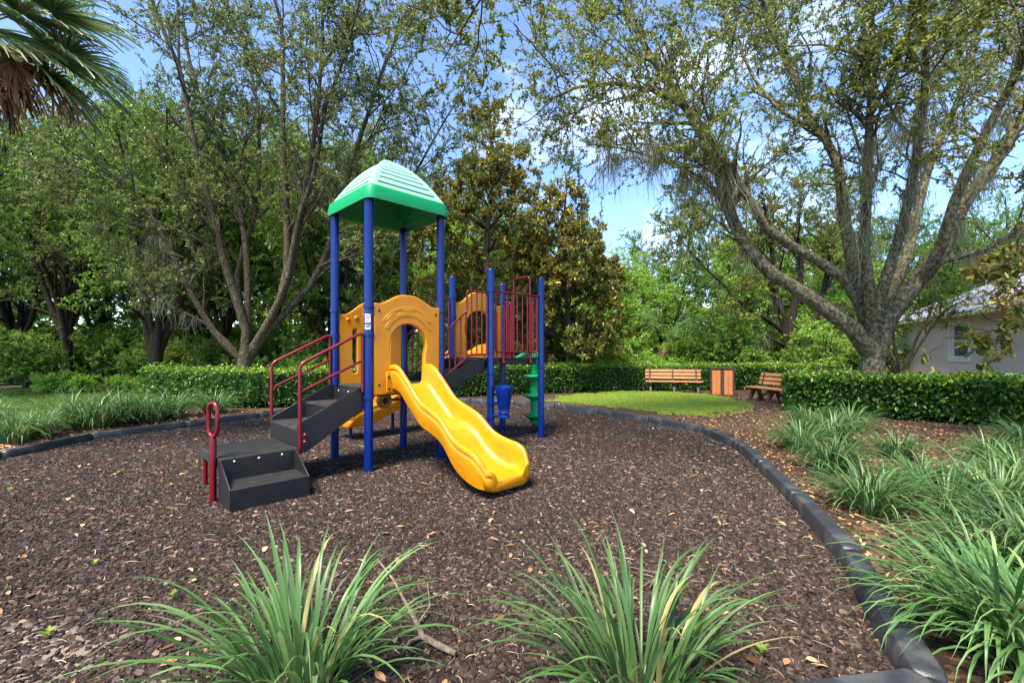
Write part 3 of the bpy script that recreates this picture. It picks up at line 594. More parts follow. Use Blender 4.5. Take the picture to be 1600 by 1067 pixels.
for y in (.005, VL - .005):                       # guard rails along the bridge
    g = MB().tube(bend([(UL + .06, y, 1.155), (UL + .06, y, 1.80), (UL + .50, y, 2.16), (UL + .50, y, 2.47), (U2 - .075, y, 2.47), (U2 - .075, y, 1.49), (UL + .55, y, 1.49), (UL + .09, y, 1.17)], .05), TR, 8).build('guard_rail', M_red, PS, 60)
    if y < .5: g['label'] = 'dark red stepped guard rail on the near side of the bridge'
    for k in range(1, 8):
        x = UL + .06 + (U2 - .075 - UL - .06) * k / 8
        lo = 1.17 + max(0, min(1, (x - UL - .09) / .46)) * .32; hi = 2.47 if x > UL + .505 else 1.80 + (x - UL - .06) / .44 * .36
        MB().tube([(x, y, lo), (x, y, hi)], .0115, 6, False).build('baluster', M_red, g, 60)
    for x, z in ((UL + .10, 1.16), (U2 - .12, 1.43)):
        MB().tube([(x, y, z - .03), (x, y, z + .06)], .012, 6).build('foot_tab', M_red, g, 60)
# barred guard on the near side of the second deck
g = MB().tube(bend([(U2 + .11, .0, 2.505), (U2 + .11, 0, 1.53), (U3 - .11, 0, 1.53), (U3 - .11, 0, 2.505)], .07), TR, 8).build('guard_rail', M_red, PS, 60); g['label'] = 'dark red barred guard on the upper deck'
MB().tube([(U2 + .05, 0, 2.52), (U3 - .05, 0, 2.52)], TR, 8).build('top_rail', M_red, g, 60)
for k in range(1, 8):
    x = U2 + .11 + (U3 - U2 - .22) * k / 8; MB().tube([(x, 0, 1.53), (x, 0, 2.51)], .0115, 6, False).build('baluster', M_red, g, 60)
for x in (U2 + .28, U3 - .28):
    MB().tube([(x, 0, 1.36), (x, 0, 1.53)], .014, 6).build('foot_tab', M_red, g, 60); MB().lathe([(.026, 1.345), (.03, 1.365), (.02, 1.39)], x, -.01, 10).build('foot_clip', M_red, g, 50)
# climber exit: tall hoop and two small hoops on the far edge of the second deck
g = MB().tube(bend([(U3 + .03, .30, 1.36), (U3 + .03, .30, 2.93), (U3 + .03, .72, 2.93), (U3 + .03, .72, 1.36)], .09), .019, 8).build('climber_hoop', M_red, PS, 60)
for y0, y1 in ((.06, .24), (.78, .94)):
    q = MB().tube(bend([(U3, y0, 1.40), (U3, y0, 2.5), (U3, y1, 2.5), (U3, y1, 1.40)], .08), TR, 8).build('guard_hoop', M_red, PS, 60)
    for k in (1, 2): MB().tube([(U3, y0 + (y1 - y0) * k / 3, 1.42), (U3, y0 + (y1 - y0) * k / 3, 2.49)], .0115, 6).build('baluster', M_red, q, 60)
q = MB().tube(bend([(U3 - .3, VL - .16, 1.45), (U3 - .3, VL - .16, 2.32), (U3 - .5, VL - .16, 2.32), (U3 - .5, VL - .16, 1.45)], .09), TR, 8).build('grab_hoop', M_red, PS, 60)
for k in (1, 2): MB().tube([(U3 - .3 - .2 * k / 3, VL - .16, 1.46), (U3 - .3 - .2 * k / 3, VL - .16, 2.31)], .0115, 6).build('baluster', M_red, q, 60)
# green pod climber
cx, cy = U3 + .52, .63
cl = MB().lathe([(.035, .09), (.075, .14), (.085, .3), (.08, 1.30), (.11, 1.36), (.12, 1.5), (.09, 1.56)], cx, cy, 18).build('climber', M_green, PS, 60); cl['label'] = 'green stacked-disc climbing pole'
for z in (.27, .66, 1.04): MB().lathe([(.082, z - .07), (.13, z - .03), (.215, z + .012), (.22, z + .035), (.205, z + .05), (.12, z + .042), (.082, z + .05)], cx, cy, 24).build('disc', M_green, cl, 50)
MB().lathe([(.03, -.02), (.03, .10)], cx, cy, 10).build('climber_foot', M_red, cl, 50)
MB().tube(bend([(cx, cy, 1.50), (cx - .25, cy, 1.52), (U3 - .02, cy, 1.40)], .1), .04, 10).build('climber_arm', M_green, cl, 60)
# blue talking drum clamped to a post
dx, dy = U2 + .07, -.235
T_ = Matrix.Translation((dx, dy, 0))
dr = MB().lathe([(.085, .49), (.09, .52), (.078, .55), (.092, .575), (.08, .60), (.095, .66), (.125, .86), (.145, .97), (.142, .995), (.125, 1.0), (.11, .985), (.004, .98)], 0, 0, 24, T_ @ Matrix.Shear('XY', 4, (0, 0))).build('drum', M_blue, PS, 45); dr['label'] = 'blue tapered drum clamped to the post'
for z in (.72, .52): MB().tube([(U2, 0, z), (dx, dy, z)], .022, 8).build('drum_bracket', M_blue, dr, 50)

# stairs from the landing up to the first deck
SX = -.86
def stringer(y0, y1): return MB().prism([(SX, .44 - .10), (SX + .10, .36), (-.04, .80), (-.04, D1 + .005), (-.10, D1 + .005), (SX + .02, .70), (SX, .66)], 'y', y0, y1)
st = stringer(.04, .062).build('stair_side', M_deckdark, PS, bevel=.003); stringer(VL - .062, VL - .04).build('stair_side', M_deckdark, PS, bevel=.003)
Y0, Y1 = .0625, VL - .0625
for x0, x1, z in ((SX + .003, -.42, .645), (-.44, -.02, .86)): MB().box(x0, x1, Y0, Y1, z - .03, z).build('stair_tread', M_deck, PS, bevel=.004)
for x, z0, z1 in ((SX + .0035, .36, .614), (-.425, .646, .829), (-.035, .861, 1.035)): MB().box(x, x + .016, Y0, Y1, z0, z1).build('stair_riser', M_deckdark, PS, bevel=.002)
for y in (.2, .5, .8): MB().lathe([(.014, 0), (.011, .007), (.003, .01)], 0, 0, 10, Matrix.Translation((-.036, y, .99)) @ Matrix.Rotation(R(-90), 4, 'Y')).build('bolt', M_steel, PS, 50)
for y, z0 in ((.015, .38), (VL - .015, .62)):
    h = MB().tube(bend([(SX + .02, y, z0), (SX + .02, y, 1.38), (-.075, y, 1.775), (-.075, y, 1.02)], .07), .02, 10).build('stair_handrail', M_red, PS, 60)
    MB().tube([(SX + .02, y, 1.06), (-.075, y, 1.42)], .017, 8).build('mid_rail', M_red, h, 60)
    if y < .5:
        MB().box(SX + .035, SX + .10, y - .004, y + .024, .46, .60).build('mount_plate', M_red, h, bevel=.004)
        for z in (.49, .57): MB().lathe([(.014, 0), (.011, .007), (.003, .01)], 0, 0, 10, Matrix.Translation((SX + .07, y - .005, z)) @ Matrix.Rotation(R(90), 4, 'X')).build('bolt', M_steel, h, 50)
# landing and bottom step
LX0, LX1, LY0, LY1, LZ = -1.66, -.88, -.06, .84, .44
ld = MB().box(LX0, LX1, LY0, LY1, LZ - .10, LZ).build('landing', M_deck, PS, bevel=.006)
for k in range(22):
    y = LY0 + .03 + (LY1 - LY0 - .06) * k / 21; MB().box(LX0 + .02, LX1 - .02, y - .006, y + .006, LZ + .0002, LZ + .003).build('grip_strip', M_deck, ld)
bs = MB(); X0, X1, YF = -1.66, -.92, -.485
for x in (X0, X1 - .014): bs.prism([(LY0 - .002, -.03), (YF, -.03), (YF, .215), (LY0 - .06, LZ - .006), (LY0 - .002, LZ - .006)], 'x', x, x + .014)
bx = bs.build('step_box', M_deckdark, PS, bevel=.003)
MB().box(X0 + .0145, X1 - .0145, YF, YF + .014, -.03, .214).build('step_front', M_deckdark, bx, bevel=.003)
tr = MB().box(X0 + .0145, X1 - .0145, YF + .0145, LY0 - .02, .185, .2135).build('step_tread', M_deck, bx, bevel=.003)
for k in range(9):
    y = YF + .04 + .04 * k; MB().box(X0 + .03, X1 - .03, y - .006, y + .006, .2137, .217).build('grip_strip', M_deck, tr)
MB().box(X0 + .0145, X1 - .0145, LY0 - .018, LY0 - .004, .2, LZ - .008).build('step_riser', M_deckdark, bx, bevel=.002)
def holes(rows, y, name):
    mb = MB()
    for z, n, off in rows:
        for k in range(n):
            x = X0 + .07 + (X1 - X0 - .14) * (k + off) / n
            mb.add([(x + .0075 * math.cos(a), y, z + .0075 * math.sin(a)) for a in np.linspace(0, 2 * math.pi, 8, endpoint=False)], [tuple(range(8))])
    return mb
holes([(.245, 20, .2), (.275, 20, .7), (.305, 20, .2), (.335, 20, .7)], LY0 - .0195, '').build('perforation', M_hole, bx)
holes([(.03 + .032 * r, 20, .2 + .5 * (r % 2)) for r in range(6)], YF - .0015, '').build('perforation', M_hole, bx)
for x in (X0 + .14, (X0 + X1) / 2, X1 - .14): MB().lathe([(.017, 0), (.014, .009), (.004, .013)], 0, 0, 12, Matrix.Translation((x, LY0 - .0185, .395)) @ Matrix.Rotation(R(90), 4, 'X')).build('bolt', M_steel, bx, 50)
for x, y in ((LX0 + .05, LY1 - .08), (LX1 - .08, LY1 - .08)): MB().tube([(x, y, -.05), (x, y, LZ - .101)], .024, 10).build('landing_leg', M_red, PS, 50)
# red loop handle beside the landing
hx, hy = LX0 - .033, .0
hl = MB().tube([(hx, hy, -.05), (hx, hy, .60), (hx, hy, .66)], [.032, .032, .024], 12).build('handle_post', M_red, PS, 50)
lp = []
for cz, a0 in ((.93, 0), (.74, 180)):
    for i in range(9): a = R(a0 + 180 * i / 8); lp.append((hx + .07 * math.cos(a) * .35, hy + .07 * math.cos(a) * -.93, cz + .075 * math.sin(a)))
MB().tube(lp, .021, 10, closed=True).build('handle_loop', M_red, hl, 60)
# ------------------------------------------------------------------ benches and litter bin
def bench(loc, rz, label, ln=2.1):
    b = empty('park_bench', loc, rz); tag(b, label, 'bench')           # front faces local -y
    h = ln / 2
    for k in range(3):
        Mx = Matrix.Translation((0, .27 + .035 * k, .52 + .135 * k)) @ Matrix.Rotation(R(-14), 4, 'X')
        MB().box(-h, h, -.02, .02, -.001, .098, Mx).build('backrest_slat', M_wood, b, bevel=.006)
    for k in range(3): MB().box(-h, h, -.24 + .15 * k, -.105 + .15 * k, .41, .45).build('seat_slat', M_wood, b, bevel=.006)
    for x in (-h + .18, 0, h - .18):
        lg = MB(); lg.prism([(-.26, 0), (-.16, 0), (.04, .36), (-.10, .36)], 'x', x - .045, x + .045); lg.build('leg', M_brown, b, bevel=.008)
        lg = MB(); lg.prism([(.30, 0), (.20, 0), (.06, .36), (.18, .36)], 'x', x - .0455, x + .0455); lg.build('leg', M_brown, b, bevel=.008)
        MB().box(x - .046, x + .046, -.24, .20, .362, .409).build('seat_support', M_brown, b, bevel=.005)
        MB().prism([(.20, .40), (.28, .38), (.385, .88), (.325, .88)], 'x', x - .03, x + .03).build('back_support', M_brown, b, bevel=.005)
    for s_ in (-1, 1): MB().tube([(s_ * .12, .0, .36), (s_ * (h - .25), .02, .06)], .028, 6).build('brace', M_brown, b, 40)
    return b
bench((6.3, 17.75, 0), R(-13), 'slatted wooden park bench facing the lawn, left of the litter bin')
bench((8.02, 13.95, 0), R(-83), 'slatted wooden park bench half hidden behind the end of the hedge')
t = empty('litter_bin', (7.66, 16.6, 0), R(-23)); tag(t, 'square litter bin clad in orange planks with dark brown frame', 'litter bin')
w = .36
for sx in (-1, 1):
    for sy in (-1, 1): MB().box(sx * w - .03, sx * w + .03, sy * w - .03, sy * w + .03, 0, .97).build('corner_post', M_brown, t, bevel=.005)
for q in range(4):
    Mq = Matrix.Rotation(R(90 * q), 4, 'Z')
    for x0, x1 in ((-.337, -.204), (-.2, -.06), (.06, .2), (.204, .337)): MB().box(x0, x1, -w - .012, -w + .012, .04, .93, Mq).build('plank', M_binwood, t, bevel=.004)
    MB().box(-.056, .056, -w - .02, -w + .01, .02, .95, Mq).build('centre_post', M_brown, t, bevel=.004)
MB().box(-w - .05, w + .05, -w - .05, w + .05, .971, 1.01).build('lid', M_brown, t, bevel=.01)
MB().lathe([(.17, 1.0105), (.17, 1.03), (.14, 1.03), (.135, 1.011)], 0, 0, 20).build('lid_opening', M_deckdark, t, 40)
# ------------------------------------------------------------------ house
wd = Vector((.346, .938, 0)).normalized(); wn = Vector((.938, -.346, 0)).normalized()     # along the wall away from the camera; into the house
HO = Vector((15.9, 13.8, 0)); HB = empty('house', HO, math.atan2(wd.y, wd.x)); tag(HB, 'beige stucco house with grey shingle roof behind the hedge', 'house')
# local x along the wall, local -y into the house
def shingle_mat():
    m, n, l = newmat('grey_shingle'); o = n.new('ShaderNodeOutputMaterial'); b = n.new('ShaderNodeBsdfPrincipled'); t_ = n.new('ShaderNodeTexCoord')
    br_ = n.new('ShaderNodeTexBrick'); br_.inputs['Scale'].default_value = 1; br_.inputs['Brick Width'].default_value = .32; br_.inputs['Row Height'].default_value = .14; br_.inputs['Mortar Size'].default_value = .012
    br_.inputs['Color1'].default_value = (*lin(138, 142, 154), 1); br_.inputs['Color2'].default_value = (*lin(116, 120, 132), 1); br_.inputs['Mortar'].default_value = (*lin(84, 86, 96), 1)
    mp_ = n.new('ShaderNodeMapping'); l(t_.outputs['UV'], mp_.inputs[0]); l(t_.outputs['UV'], br_.inputs['Vector']); l(br_.outputs[0], b.inputs['Base Color']); b.inputs['Roughness'].default_value = .9; l(b.outputs[0], o.inputs[0]); return m
M_shingle = shingle_mat()
def roof_face(pts, name, parent):
    me = bpy.data.meshes.new(name); me.from_pydata([tuple(q) for q in pts], [], [tuple(range(len(pts)))]); uv = me.uv_layers.new()
    P = [Vector(q) for q in pts]; ex = (P[1] - P[0]).normalized(); nn = ex.cross(P[-1] - P[0]).normalized(); ey = nn.cross(ex)
    for li, lp_ in enumerate(me.loops): v = P[lp_.vertex_index] - P[0]; uv.data[li].uv = (v.dot(ex), v.dot(ey))
    o = link(name, me, M_shingle, parent); sd_ = o.modifiers.new('thick', 'SOLIDIFY'); sd_.thickness = .05; sd_.offset = -1; return o
X0, X1, DP, EV = -6.0, 10.2, 9.0, 2.92; ov = .42; wx, wz0, wz1, ww_ = 4.05, 1.36, 2.66, 1.25
for a, b, z0, z1, nm in ((X0, wx - ww_ / 2, -.1, EV, 'wall'), (wx + ww_ / 2, X1, -.1, EV, 'wall'), (wx - ww_ / 2, wx + ww_ / 2, -.1, wz0, 'wall'), (wx - ww_ / 2, wx + ww_ / 2, wz1, EV, 'wall')):
    MB().box(a, b, -.2, 0, z0, z1).build(nm, M_wall, HB)
MB().box(X1 - .2, X1 - .001, -DP, -.201, -.1, EV).build('wall', M_wall, HB)
wn_o = MB().box(wx - ww_ / 2, wx + ww_ / 2, -.13, -.11, wz0, wz1).build('window', M_glass, HB)
f = .1
for a, b, c, d in ((wx - ww_ / 2 - f, wx + ww_ / 2 + f, wz0 - f * 1.6, wz0), (wx - ww_ / 2 - f, wx + ww_ / 2 + f, wz1, wz1 + f), (wx - ww_ / 2 - f, wx - ww_ / 2, wz0 + .001, wz1 - .001), (wx + ww_ / 2, wx + ww_ / 2 + f, wz0 + .001, wz1 - .001)):
    MB().box(a, b, .001, .035, c, d).build('window_trim', M_white, wn_o)
zm = (wz0 + wz1) / 2
for a, b, c, d in ((wx - ww_ / 2, wx - ww_ / 2 + .06, wz0, wz1), (wx + ww_ / 2 - .06, wx + ww_ / 2, wz0, wz1), (wx - ww_ / 2 + .061, wx + ww_ / 2 - .061, wz0, wz0 + .06), (wx - ww_ / 2 + .061, wx + ww_ / 2 - .061, wz1 - .06, wz1), (wx - ww_ / 2 + .061, wx + ww_ / 2 - .061, zm - .03, zm + .03)):
    MB().box(a, b, -.109, -.05, c, d).build('window_frame', M_white, wn_o)
k = math.tan(R(27)); hw = DP / 2 + ov; zr = EV + .12 + hw * k
e = [(X0 - 6, ov, EV + .12), (X1 + ov, ov, EV + .12), (X1 + ov, -DP - ov, EV + .12), (X0 - 6, -DP - ov, EV + .12)]; r0 = (X0 - 6, -DP / 2, zr); r1 = (X1 + ov - hw, -DP / 2, zr)
rf = roof_face([e[1], e[0], r0, r1], 'roof', HB); rf['label'] = 'grey shingle roof'
roof_face([e[2], e[1], r1], 'roof', HB); roof_face([e[3], e[2], r1, r0], 'roof', HB)
MB().box(X0 - 6, X1 + ov, ov + .001, ov + .11, EV - .04, EV + .13).build('gutter', M_cream, HB, bevel=.02)
MB().box(X0 - 6, X1 + ov - .001, .002, ov, EV - .05, EV - .02).build('soffit', M_cream, HB)
MB().box(X1 + ov + .001, X1 + ov + .03, -DP - ov, ov, EV - .04, EV + .11).build('fascia', M_cream, HB)
# upper storey further back
UX0, UX1, UY0, UY1 = 1.0, 4.6, -9.0, -4.2; UZ = 5.6
for a, b, c, d in ((UX0, UX1, UY1 - .2, UY1), (UX1 - .2, UX1 - .001, UY0, UY1 - .201)): MB().box(a, b, c, d, 3.5, UZ).build('upper_wall', M_wall, HB)
q = [(UX0, UY1 + .4, UZ), (UX1 + .4, UY1 + .4, UZ), (UX1 + .4, UY0, UZ), (UX0, UY0, UZ)]; tp = (UX0 + 1, -7.4, UZ + 1.5); tp0 = (UX0, -7.4, UZ + 1.5)
roof_face([q[1], q[0], tp0, tp], 'upper_roof', HB); roof_face([q[2], q[1], tp], 'upper_roof', HB)
MB().box(UX0, UX1 + .4, UY1 + .401, UY1 + .5, UZ - .16, UZ + .0).build('upper_gutter', M_cream, HB, bevel=.02)
MB().box(UX1 + .401, UX1 + .44, UY0, UY1 + .4, UZ - .16, UZ).build('upper_fascia', M_cream, HB)
dk = MB().box(2.25, 2.75, .001, .12, .95, 1.12).build('wall_box', M_deckdark, HB, bevel=.01)
MB().tube([(2.65, .012, 1.12), (2.65, .012, EV - .05)], .008, 6).build('wall_conduit', M_cream, HB)
# ------------------------------------------------------------------ vegetation tools
def nrm(a): return a / np.maximum(np.linalg.norm(a, axis=-1, keepdims=True), 1e-9)
def resample(pts, k, r0, r1, p=1.0):
    pts = np.asarray(pts, float); s = np.r_[0, np.cumsum(np.linalg.norm(np.diff(pts, axis=0), axis=1))]; q = np.linspace(0, s[-1], k)
    out = np.stack([catmull(s, pts[:, i], q) for i in range(3)], 1); t = q / s[-1]
    return out, r0 + (r1 - r0) * t ** p
def tubes(groups):
    """groups: list of (pts (M,k,3), rad (M,k), sides) -> quads"""
    V = []; F = []; off = 0
    for pts, rad, sd_ in groups:
        if len(pts) == 0: continue
        M_, k = rad.shape; tan = np.empty_like(pts); tan[:, 1:-1] = pts[:, 2:] - pts[:, :-2]; tan[:, 0] = pts[:, 1] - pts[:, 0]; tan[:, -1] = pts[:, -1] - pts[:, -2]; tan = nrm(tan)
        ax = nrm(pts[:, -1] - pts[:, 0]); ref = np.where(np.abs(ax[:, 2:3]) > .8, np.array([[1., .13, 0]]), np.array([[.1, .05, 1.]]))[:, None, :]
        nx = nrm(np.cross(tan, np.broadcast_to(ref, tan.shape))); ny = np.cross(tan, nx); a = np.arange(sd_) * 2 * np.pi / sd_
        v = pts[:, :, None, :] + rad[:, :, None, None] * (nx[:, :, None, :] * np.cos(a)[None, None, :, None] + ny[:, :, None, :] * np.sin(a)[None, None, :, None])
        idx = off + np.arange(M_ * k * sd_).reshape(M_, k, sd_); b = np.roll(idx, -1, 2)
        F.append(np.stack([idx[:, :-1], b[:, :-1], b[:, 1:], idx[:, 1:]], -1).reshape(-1, 4)); V.append(v.reshape(-1, 3)); off += M_ * k * sd_
    return np.concatenate(V), np.concatenate(F)
def spawn(rg, par, rad, M_, tmin, ang, ln, k, wander, up, rf, rtip, trop=0., tpow=.8, taper=.5):
    P_, kk = rad.shape; ll = np.linalg.norm(np.diff(par, axis=1), axis=2).sum(1); idx = rg.choice(P_, M_, p=ll / ll.sum()); t = tmin + (1 - tmin) * rg.uniform(0, 1, M_) ** tpow
    f = np.minimum(t * (kk - 1), kk - 1.001); i = f.astype(int); w_ = (f - i)[:, None]
    pos = par[idx, i] * (1 - w_) + par[idx, i + 1] * w_; tan = nrm(par[idx, i + 1] - par[idx, i]); r = rad[idx, i] * (1 - w_[:, 0]) + rad[idx, i + 1] * w_[:, 0]
    pr = rg.normal(size=(M_, 3)); pr = nrm(pr - tan * (pr * tan).sum(1, keepdims=True)); a = rg.uniform(*ang, M_)[:, None] * np.pi / 180
    d = tan * np.cos(a) + pr * np.sin(a); d[:, 2] += up; d = nrm(d); L_ = rg.uniform(*ln, M_) * (1.0 + taper * .5 - taper * t)
    out = np.empty((M_, k, 3)); out[:, 0] = pos
    for j in range(1, k):
        out[:, j] = out[:, j - 1] + d * (L_ / (k - 1))[:, None]; d = d + rg.normal(size=(M_, 3)) * wander; d[:, 2] += trop; d = nrm(d)
    r0 = np.maximum(r * rf, rtip * 1.3); rr = r0[:, None] + (rtip - r0)[:, None] * np.linspace(0, 1, k)[None]
    return out, rr
def on_twigs(rg, tw, n, tmin=.1, spread=.8):
    M_, k, _ = tw.shape; idx = rg.integers(0, M_, n); t = rg.uniform(tmin, 1, n); f = np.minimum(t * (k - 1), k - 1.001); i = f.astype(int); w_ = (f - i)[:, None]
    pos = tw[idx, i] * (1 - w_) + tw[idx, i + 1] * w_; tan = nrm(tw[idx, i + 1] - tw[idx, i])
    d = nrm(tan * .6 + rg.normal(size=(n, 3)) * spread); return pos, d, idx
def leaf_mesh_np(rg, pos, d, size, wid, tint, fold=.10, flat=.8, name='leaves', quad=False):
    n = len(pos); d = nrm(d); z = np.array([0, 0, 1.]) + rg.normal(size=(n, 3)) * flat; s_ = nrm(np.cross(d, z)); u = np.cross(s_, d); size = np.asarray(size)[:, None] * np.ones((n, 1))
    if not quad:
        tip = pos + d * size; mid = pos + d * size * .45 + u * size * fold
        V = np.stack([pos, mid + s_ * size * wid * .5, tip, mid - s_ * size * wid * .5], 1).reshape(-1, 3)
        b = np.arange(n)[:, None] * 4; F = np.concatenate([b + [0, 1, 2], b + [0, 2, 3]], 1).reshape(-1, 3); nv = 4
    else:                                        # six-point leaf with a fold along the midrib
        a1 = pos + d * size * .3 + u * size * fold * .8; a2 = pos + d * size * .68 + u * size * fold * .7; tip = pos + d * size - u * size * fold * .4
        V = np.stack([pos, a1 + s_ * size * wid * .46, a2 + s_ * size * wid * .40, tip, a2 - s_ * size * wid * .40, a1 - s_ * size * wid * .46], 1).reshape(-1, 3)
        b = np.arange(n)[:, None] * 6; F = np.concatenate([b + [0, 1, 2], b + [0, 2, 3], b + [0, 3, 4], b + [0, 4, 5]], 1).reshape(-1, 3); nv = 6
    return np_mesh(name, V, F, 3, np.repeat(np.clip(tint, 0, 1), nv))
def moss_mesh(rg, anchors, n_str, ln, width=.0055, spread=.10, name='spanish_moss'):
    n = len(anchors); N_ = n * n_str; base = np.repeat(anchors, n_str, 0) + rg.normal(size=(N_, 3)) * [spread, spread, spread * .4]; L_ = np.repeat(rg.uniform(*ln, n), n_str) * rg.uniform(.2, 1, N_); k = 7
    P_ = np.empty((N_, k, 3)); P_[:, 0] = base; dr = rg.normal(size=(N_, 3)) * .22
    for j in range(1, k):
        dr = dr * .6 + rg.normal(size=(N_, 3)) * .24; stp = np.stack([dr[:, 0], dr[:, 1], -np.ones(N_) + dr[:, 2] * .3], 1); P_[:, j] = P_[:, j - 1] + stp * (L_ / (k - 1))[:, None]
    a = rg.uniform(0, np.pi, N_); wv = np.stack([np.cos(a), np.sin(a), np.zeros(N_)], 1)[:, None] * (width * (rg.uniform(.5, 1.6, N_)[:, None] * np.linspace(1, .3, k)[None]))[:, :, None]
    V = np.stack([P_ - wv, P_ + wv], 2).reshape(-1, 3); b = (np.arange(N_) * k * 2)[:, None] + (np.arange(k - 1) * 2)[None]; F = np.stack([b, b + 1, b + 3, b + 2], -1).reshape(-1, 4)
    return np_mesh(name, V, F, 4, np.repeat(rg.uniform(0, 1, N_), k * 2))
def tint_of(rg, n, mean=.45, sd_=.2): return np.clip(rg.normal(mean, sd_, n), 0, 1)
def make_tree(name, base, limbs, rg, spec, label, cat='tree', bark=None, leaf=None, group=None, moss=None, trunk=None):
    """limbs: list of (pts, radii) polylines in world space; base: foot of the trunk"""
    base = np.asarray(base, float); root = empty(name, base); tag(root, label, cat, group)
    k = 14; P0 = np.stack([l_[0] for l_ in limbs]) - base; R0 = np.stack([l_[1] for l_ in limbs]); groups = [(P0, R0, 9)]
    par, rad = P0, R0; n1, n2, n3, nl = spec['n']
    a1, r1 = spawn(rg, par, rad, n1, spec.get('t1', .3), (28, 65), spec['l1'], 9, spec.get('wander', .16), spec.get('up', .25), .5, .010, spec.get('trop', .02))
    a2, r2 = spawn(rg, np.concatenate([a1]), r1, n2, .2, (28, 70), spec['l2'], 7, .22, .12, .55, .005, 0)
    if len(P0) and spec.get('direct', 0):
        b2, q2 = spawn(rg, par, rad, spec['direct'], .35, (35, 80), spec['l2'], 7, .2, .1, .3, .005, 0); a2 = np.concatenate([a2, b2]); r2 = np.concatenate([r2, q2])
    a3, r3 = spawn(rg, a2, r2, n3, .2, (25, 75), spec['l3'], 5, .25, .0, .6, .0025, spec.get('droop', -.04))
    groups += [(a1, r1, 6), (a2, r2, 4), (a3, r3, 3)]
    V, F = tubes(groups)
    if trunk is not None:
        tp, tr_ = trunk; tv, tf = tubes([((tp - base)[None], tr_[None], 16)]); F = np.concatenate([F, tf + len(V)]); V = np.concatenate([V, tv])
    link('trunk', np_mesh('trunk', V, F, 4, smooth=True), bark or M_bark, root)
    pos, d, idx = on_twigs(rg, a3, nl, .1); tint = tint_of(rg, nl, .42, .2) + rg.normal(0, .12, len(a3))[idx]
    link('crown', leaf_mesh_np(rg, pos, d, rg.uniform(spec['s'][0], spec['s'][1], nl), spec.get('wid', .42), tint, name='crown'), leaf or M_leafoak, root)
    if moss:
        na, ns, ln = moss; src = np.concatenate([P0[:, 5:10].reshape(-1, 3)] * 3 + [a1[::3, 2:6].reshape(-1, 3)]); 
        if 'mossmax' in spec: src = src[src[:, 2] < spec['mossmax']]
        an = src[rg.choice(len(src), na)]; an = an - [0, 0, .04]
        link('spanish_moss', moss_mesh(rg, an, ns, ln), M_moss, root)['kind'] = 'stuff'
    return root
def limb(px, d0, d1, r0, r1, k=14, pw=.8):
    n = len(px); pts = [W(x, y, d0 + (d1 - d0) * (i / (n - 1)) ** 1.2) for i, (x, y) in enumerate(px)]
    return resample(pts, k, r0, r1, pw)
def trunk_of(px, d, r):
    pts = np.array([W(x, y, d) for x, y in px]); pts = np.vstack([[pts[0][0], pts[0][1], -.1], pts]); return resample(pts, 10, r[0], r[1], .5)

# ------------------------------------------------------------------ big spreading oak on the right
rg = np.random.default_rng(21); d = 11.4; bx_ = W(1365, 600, d); bx_[2] = 0
LB = [limb([(1360, 552), (1354, 534), (1340, 520), (1290, 483), (1233, 444), (1177, 405), (1155, 360), (1132, 315), (1121, 242), (1087, 191), (1031, 112), (992, 45), (965, -20)], d, 10.2, .22, .045),
      limb([(1358, 530), (1350, 490), (1333, 450), (1290, 416), (1233, 382), (1200, 360), (1172, 315), (1143, 264), (1110, 230), (1065, 163), (997, 135), (896, 138), (850, 160)], d, 9.2, .16, .025),
      limb([(1360, 545), (1356, 510), (1345, 470), (1323, 360), (1312, 281), (1306, 236), (1267, 197), (1245, 129), (1222, 84), (1200, 34), (1183, -20)], d, 12.5, .19, .05),
      limb([(1363, 545), (1362, 505), (1359, 460), (1351, 393), (1354, 315), (1357, 225), (1363, 112), (1360, -40)], d, 9.0, .16, .04),
      limb([(1366, 545), (1368, 505), (1375, 466), (1402, 382), (1424, 292), (1436, 214), (1446, 130), (1440, 0), (1430, -90)], d, 8.0, .15, .04),
      limb([(1368, 545), (1372, 508), (1385, 470), (1413, 416), (1436, 315), (1458, 242), (1500, 150), (1535, 20), (1550, -60)], d, 13.2, .16, .04),
      limb([(1368, 555), (1374, 525), (1391, 490), (1430, 444), (1464, 405), (1503, 320), (1548, 264), (1593, 191), (1650, 90), (1690, 0)], d, 11.0, .25, .07),
      limb([(1440, 434), (1464, 400), (1492, 315), (1537, 214), (1593, 101), (1610, -20)], 11.2, 8.4, .14, .05),
      limb([(1430, 440), (1458, 416), (1543, 388), (1600, 354), (1680, 320)], 11.3, 10.0, .10, .03),
      limb([(1267, 197), (1230, 180), (1190, 140), (1150, 60), (1120, -20)], 11.9, 12.6, .06, .02),
      limb([(1177, 405), (1140, 350), (1125, 310), (1085, 272), (1030, 250), (970, 232), (915, 225)], 10.9, 9.6, .06, .012)]
TR_ = trunk_of([(1366, 640), (1365, 600), (1363, 560), (1362, 540), (1363, 505), (1364, 480)], d, (.44, .16))
make_tree('oak_tree', bx_, LB, rg, dict(n=(190, 900, 4300, 128000), l1=(.9, 2.5), l2=(.6, 1.6), l3=(.3, .8), s=(.055, .095), t1=.46, up=.12, direct=260, mossmax=6.5), 'broad multi-stemmed oak hung with grey moss, growing out of the hedge',
          bark=M_barkmoss, leaf=M_leafoak, moss=(150, 34, (.25, 1.35)), trunk=TR_)
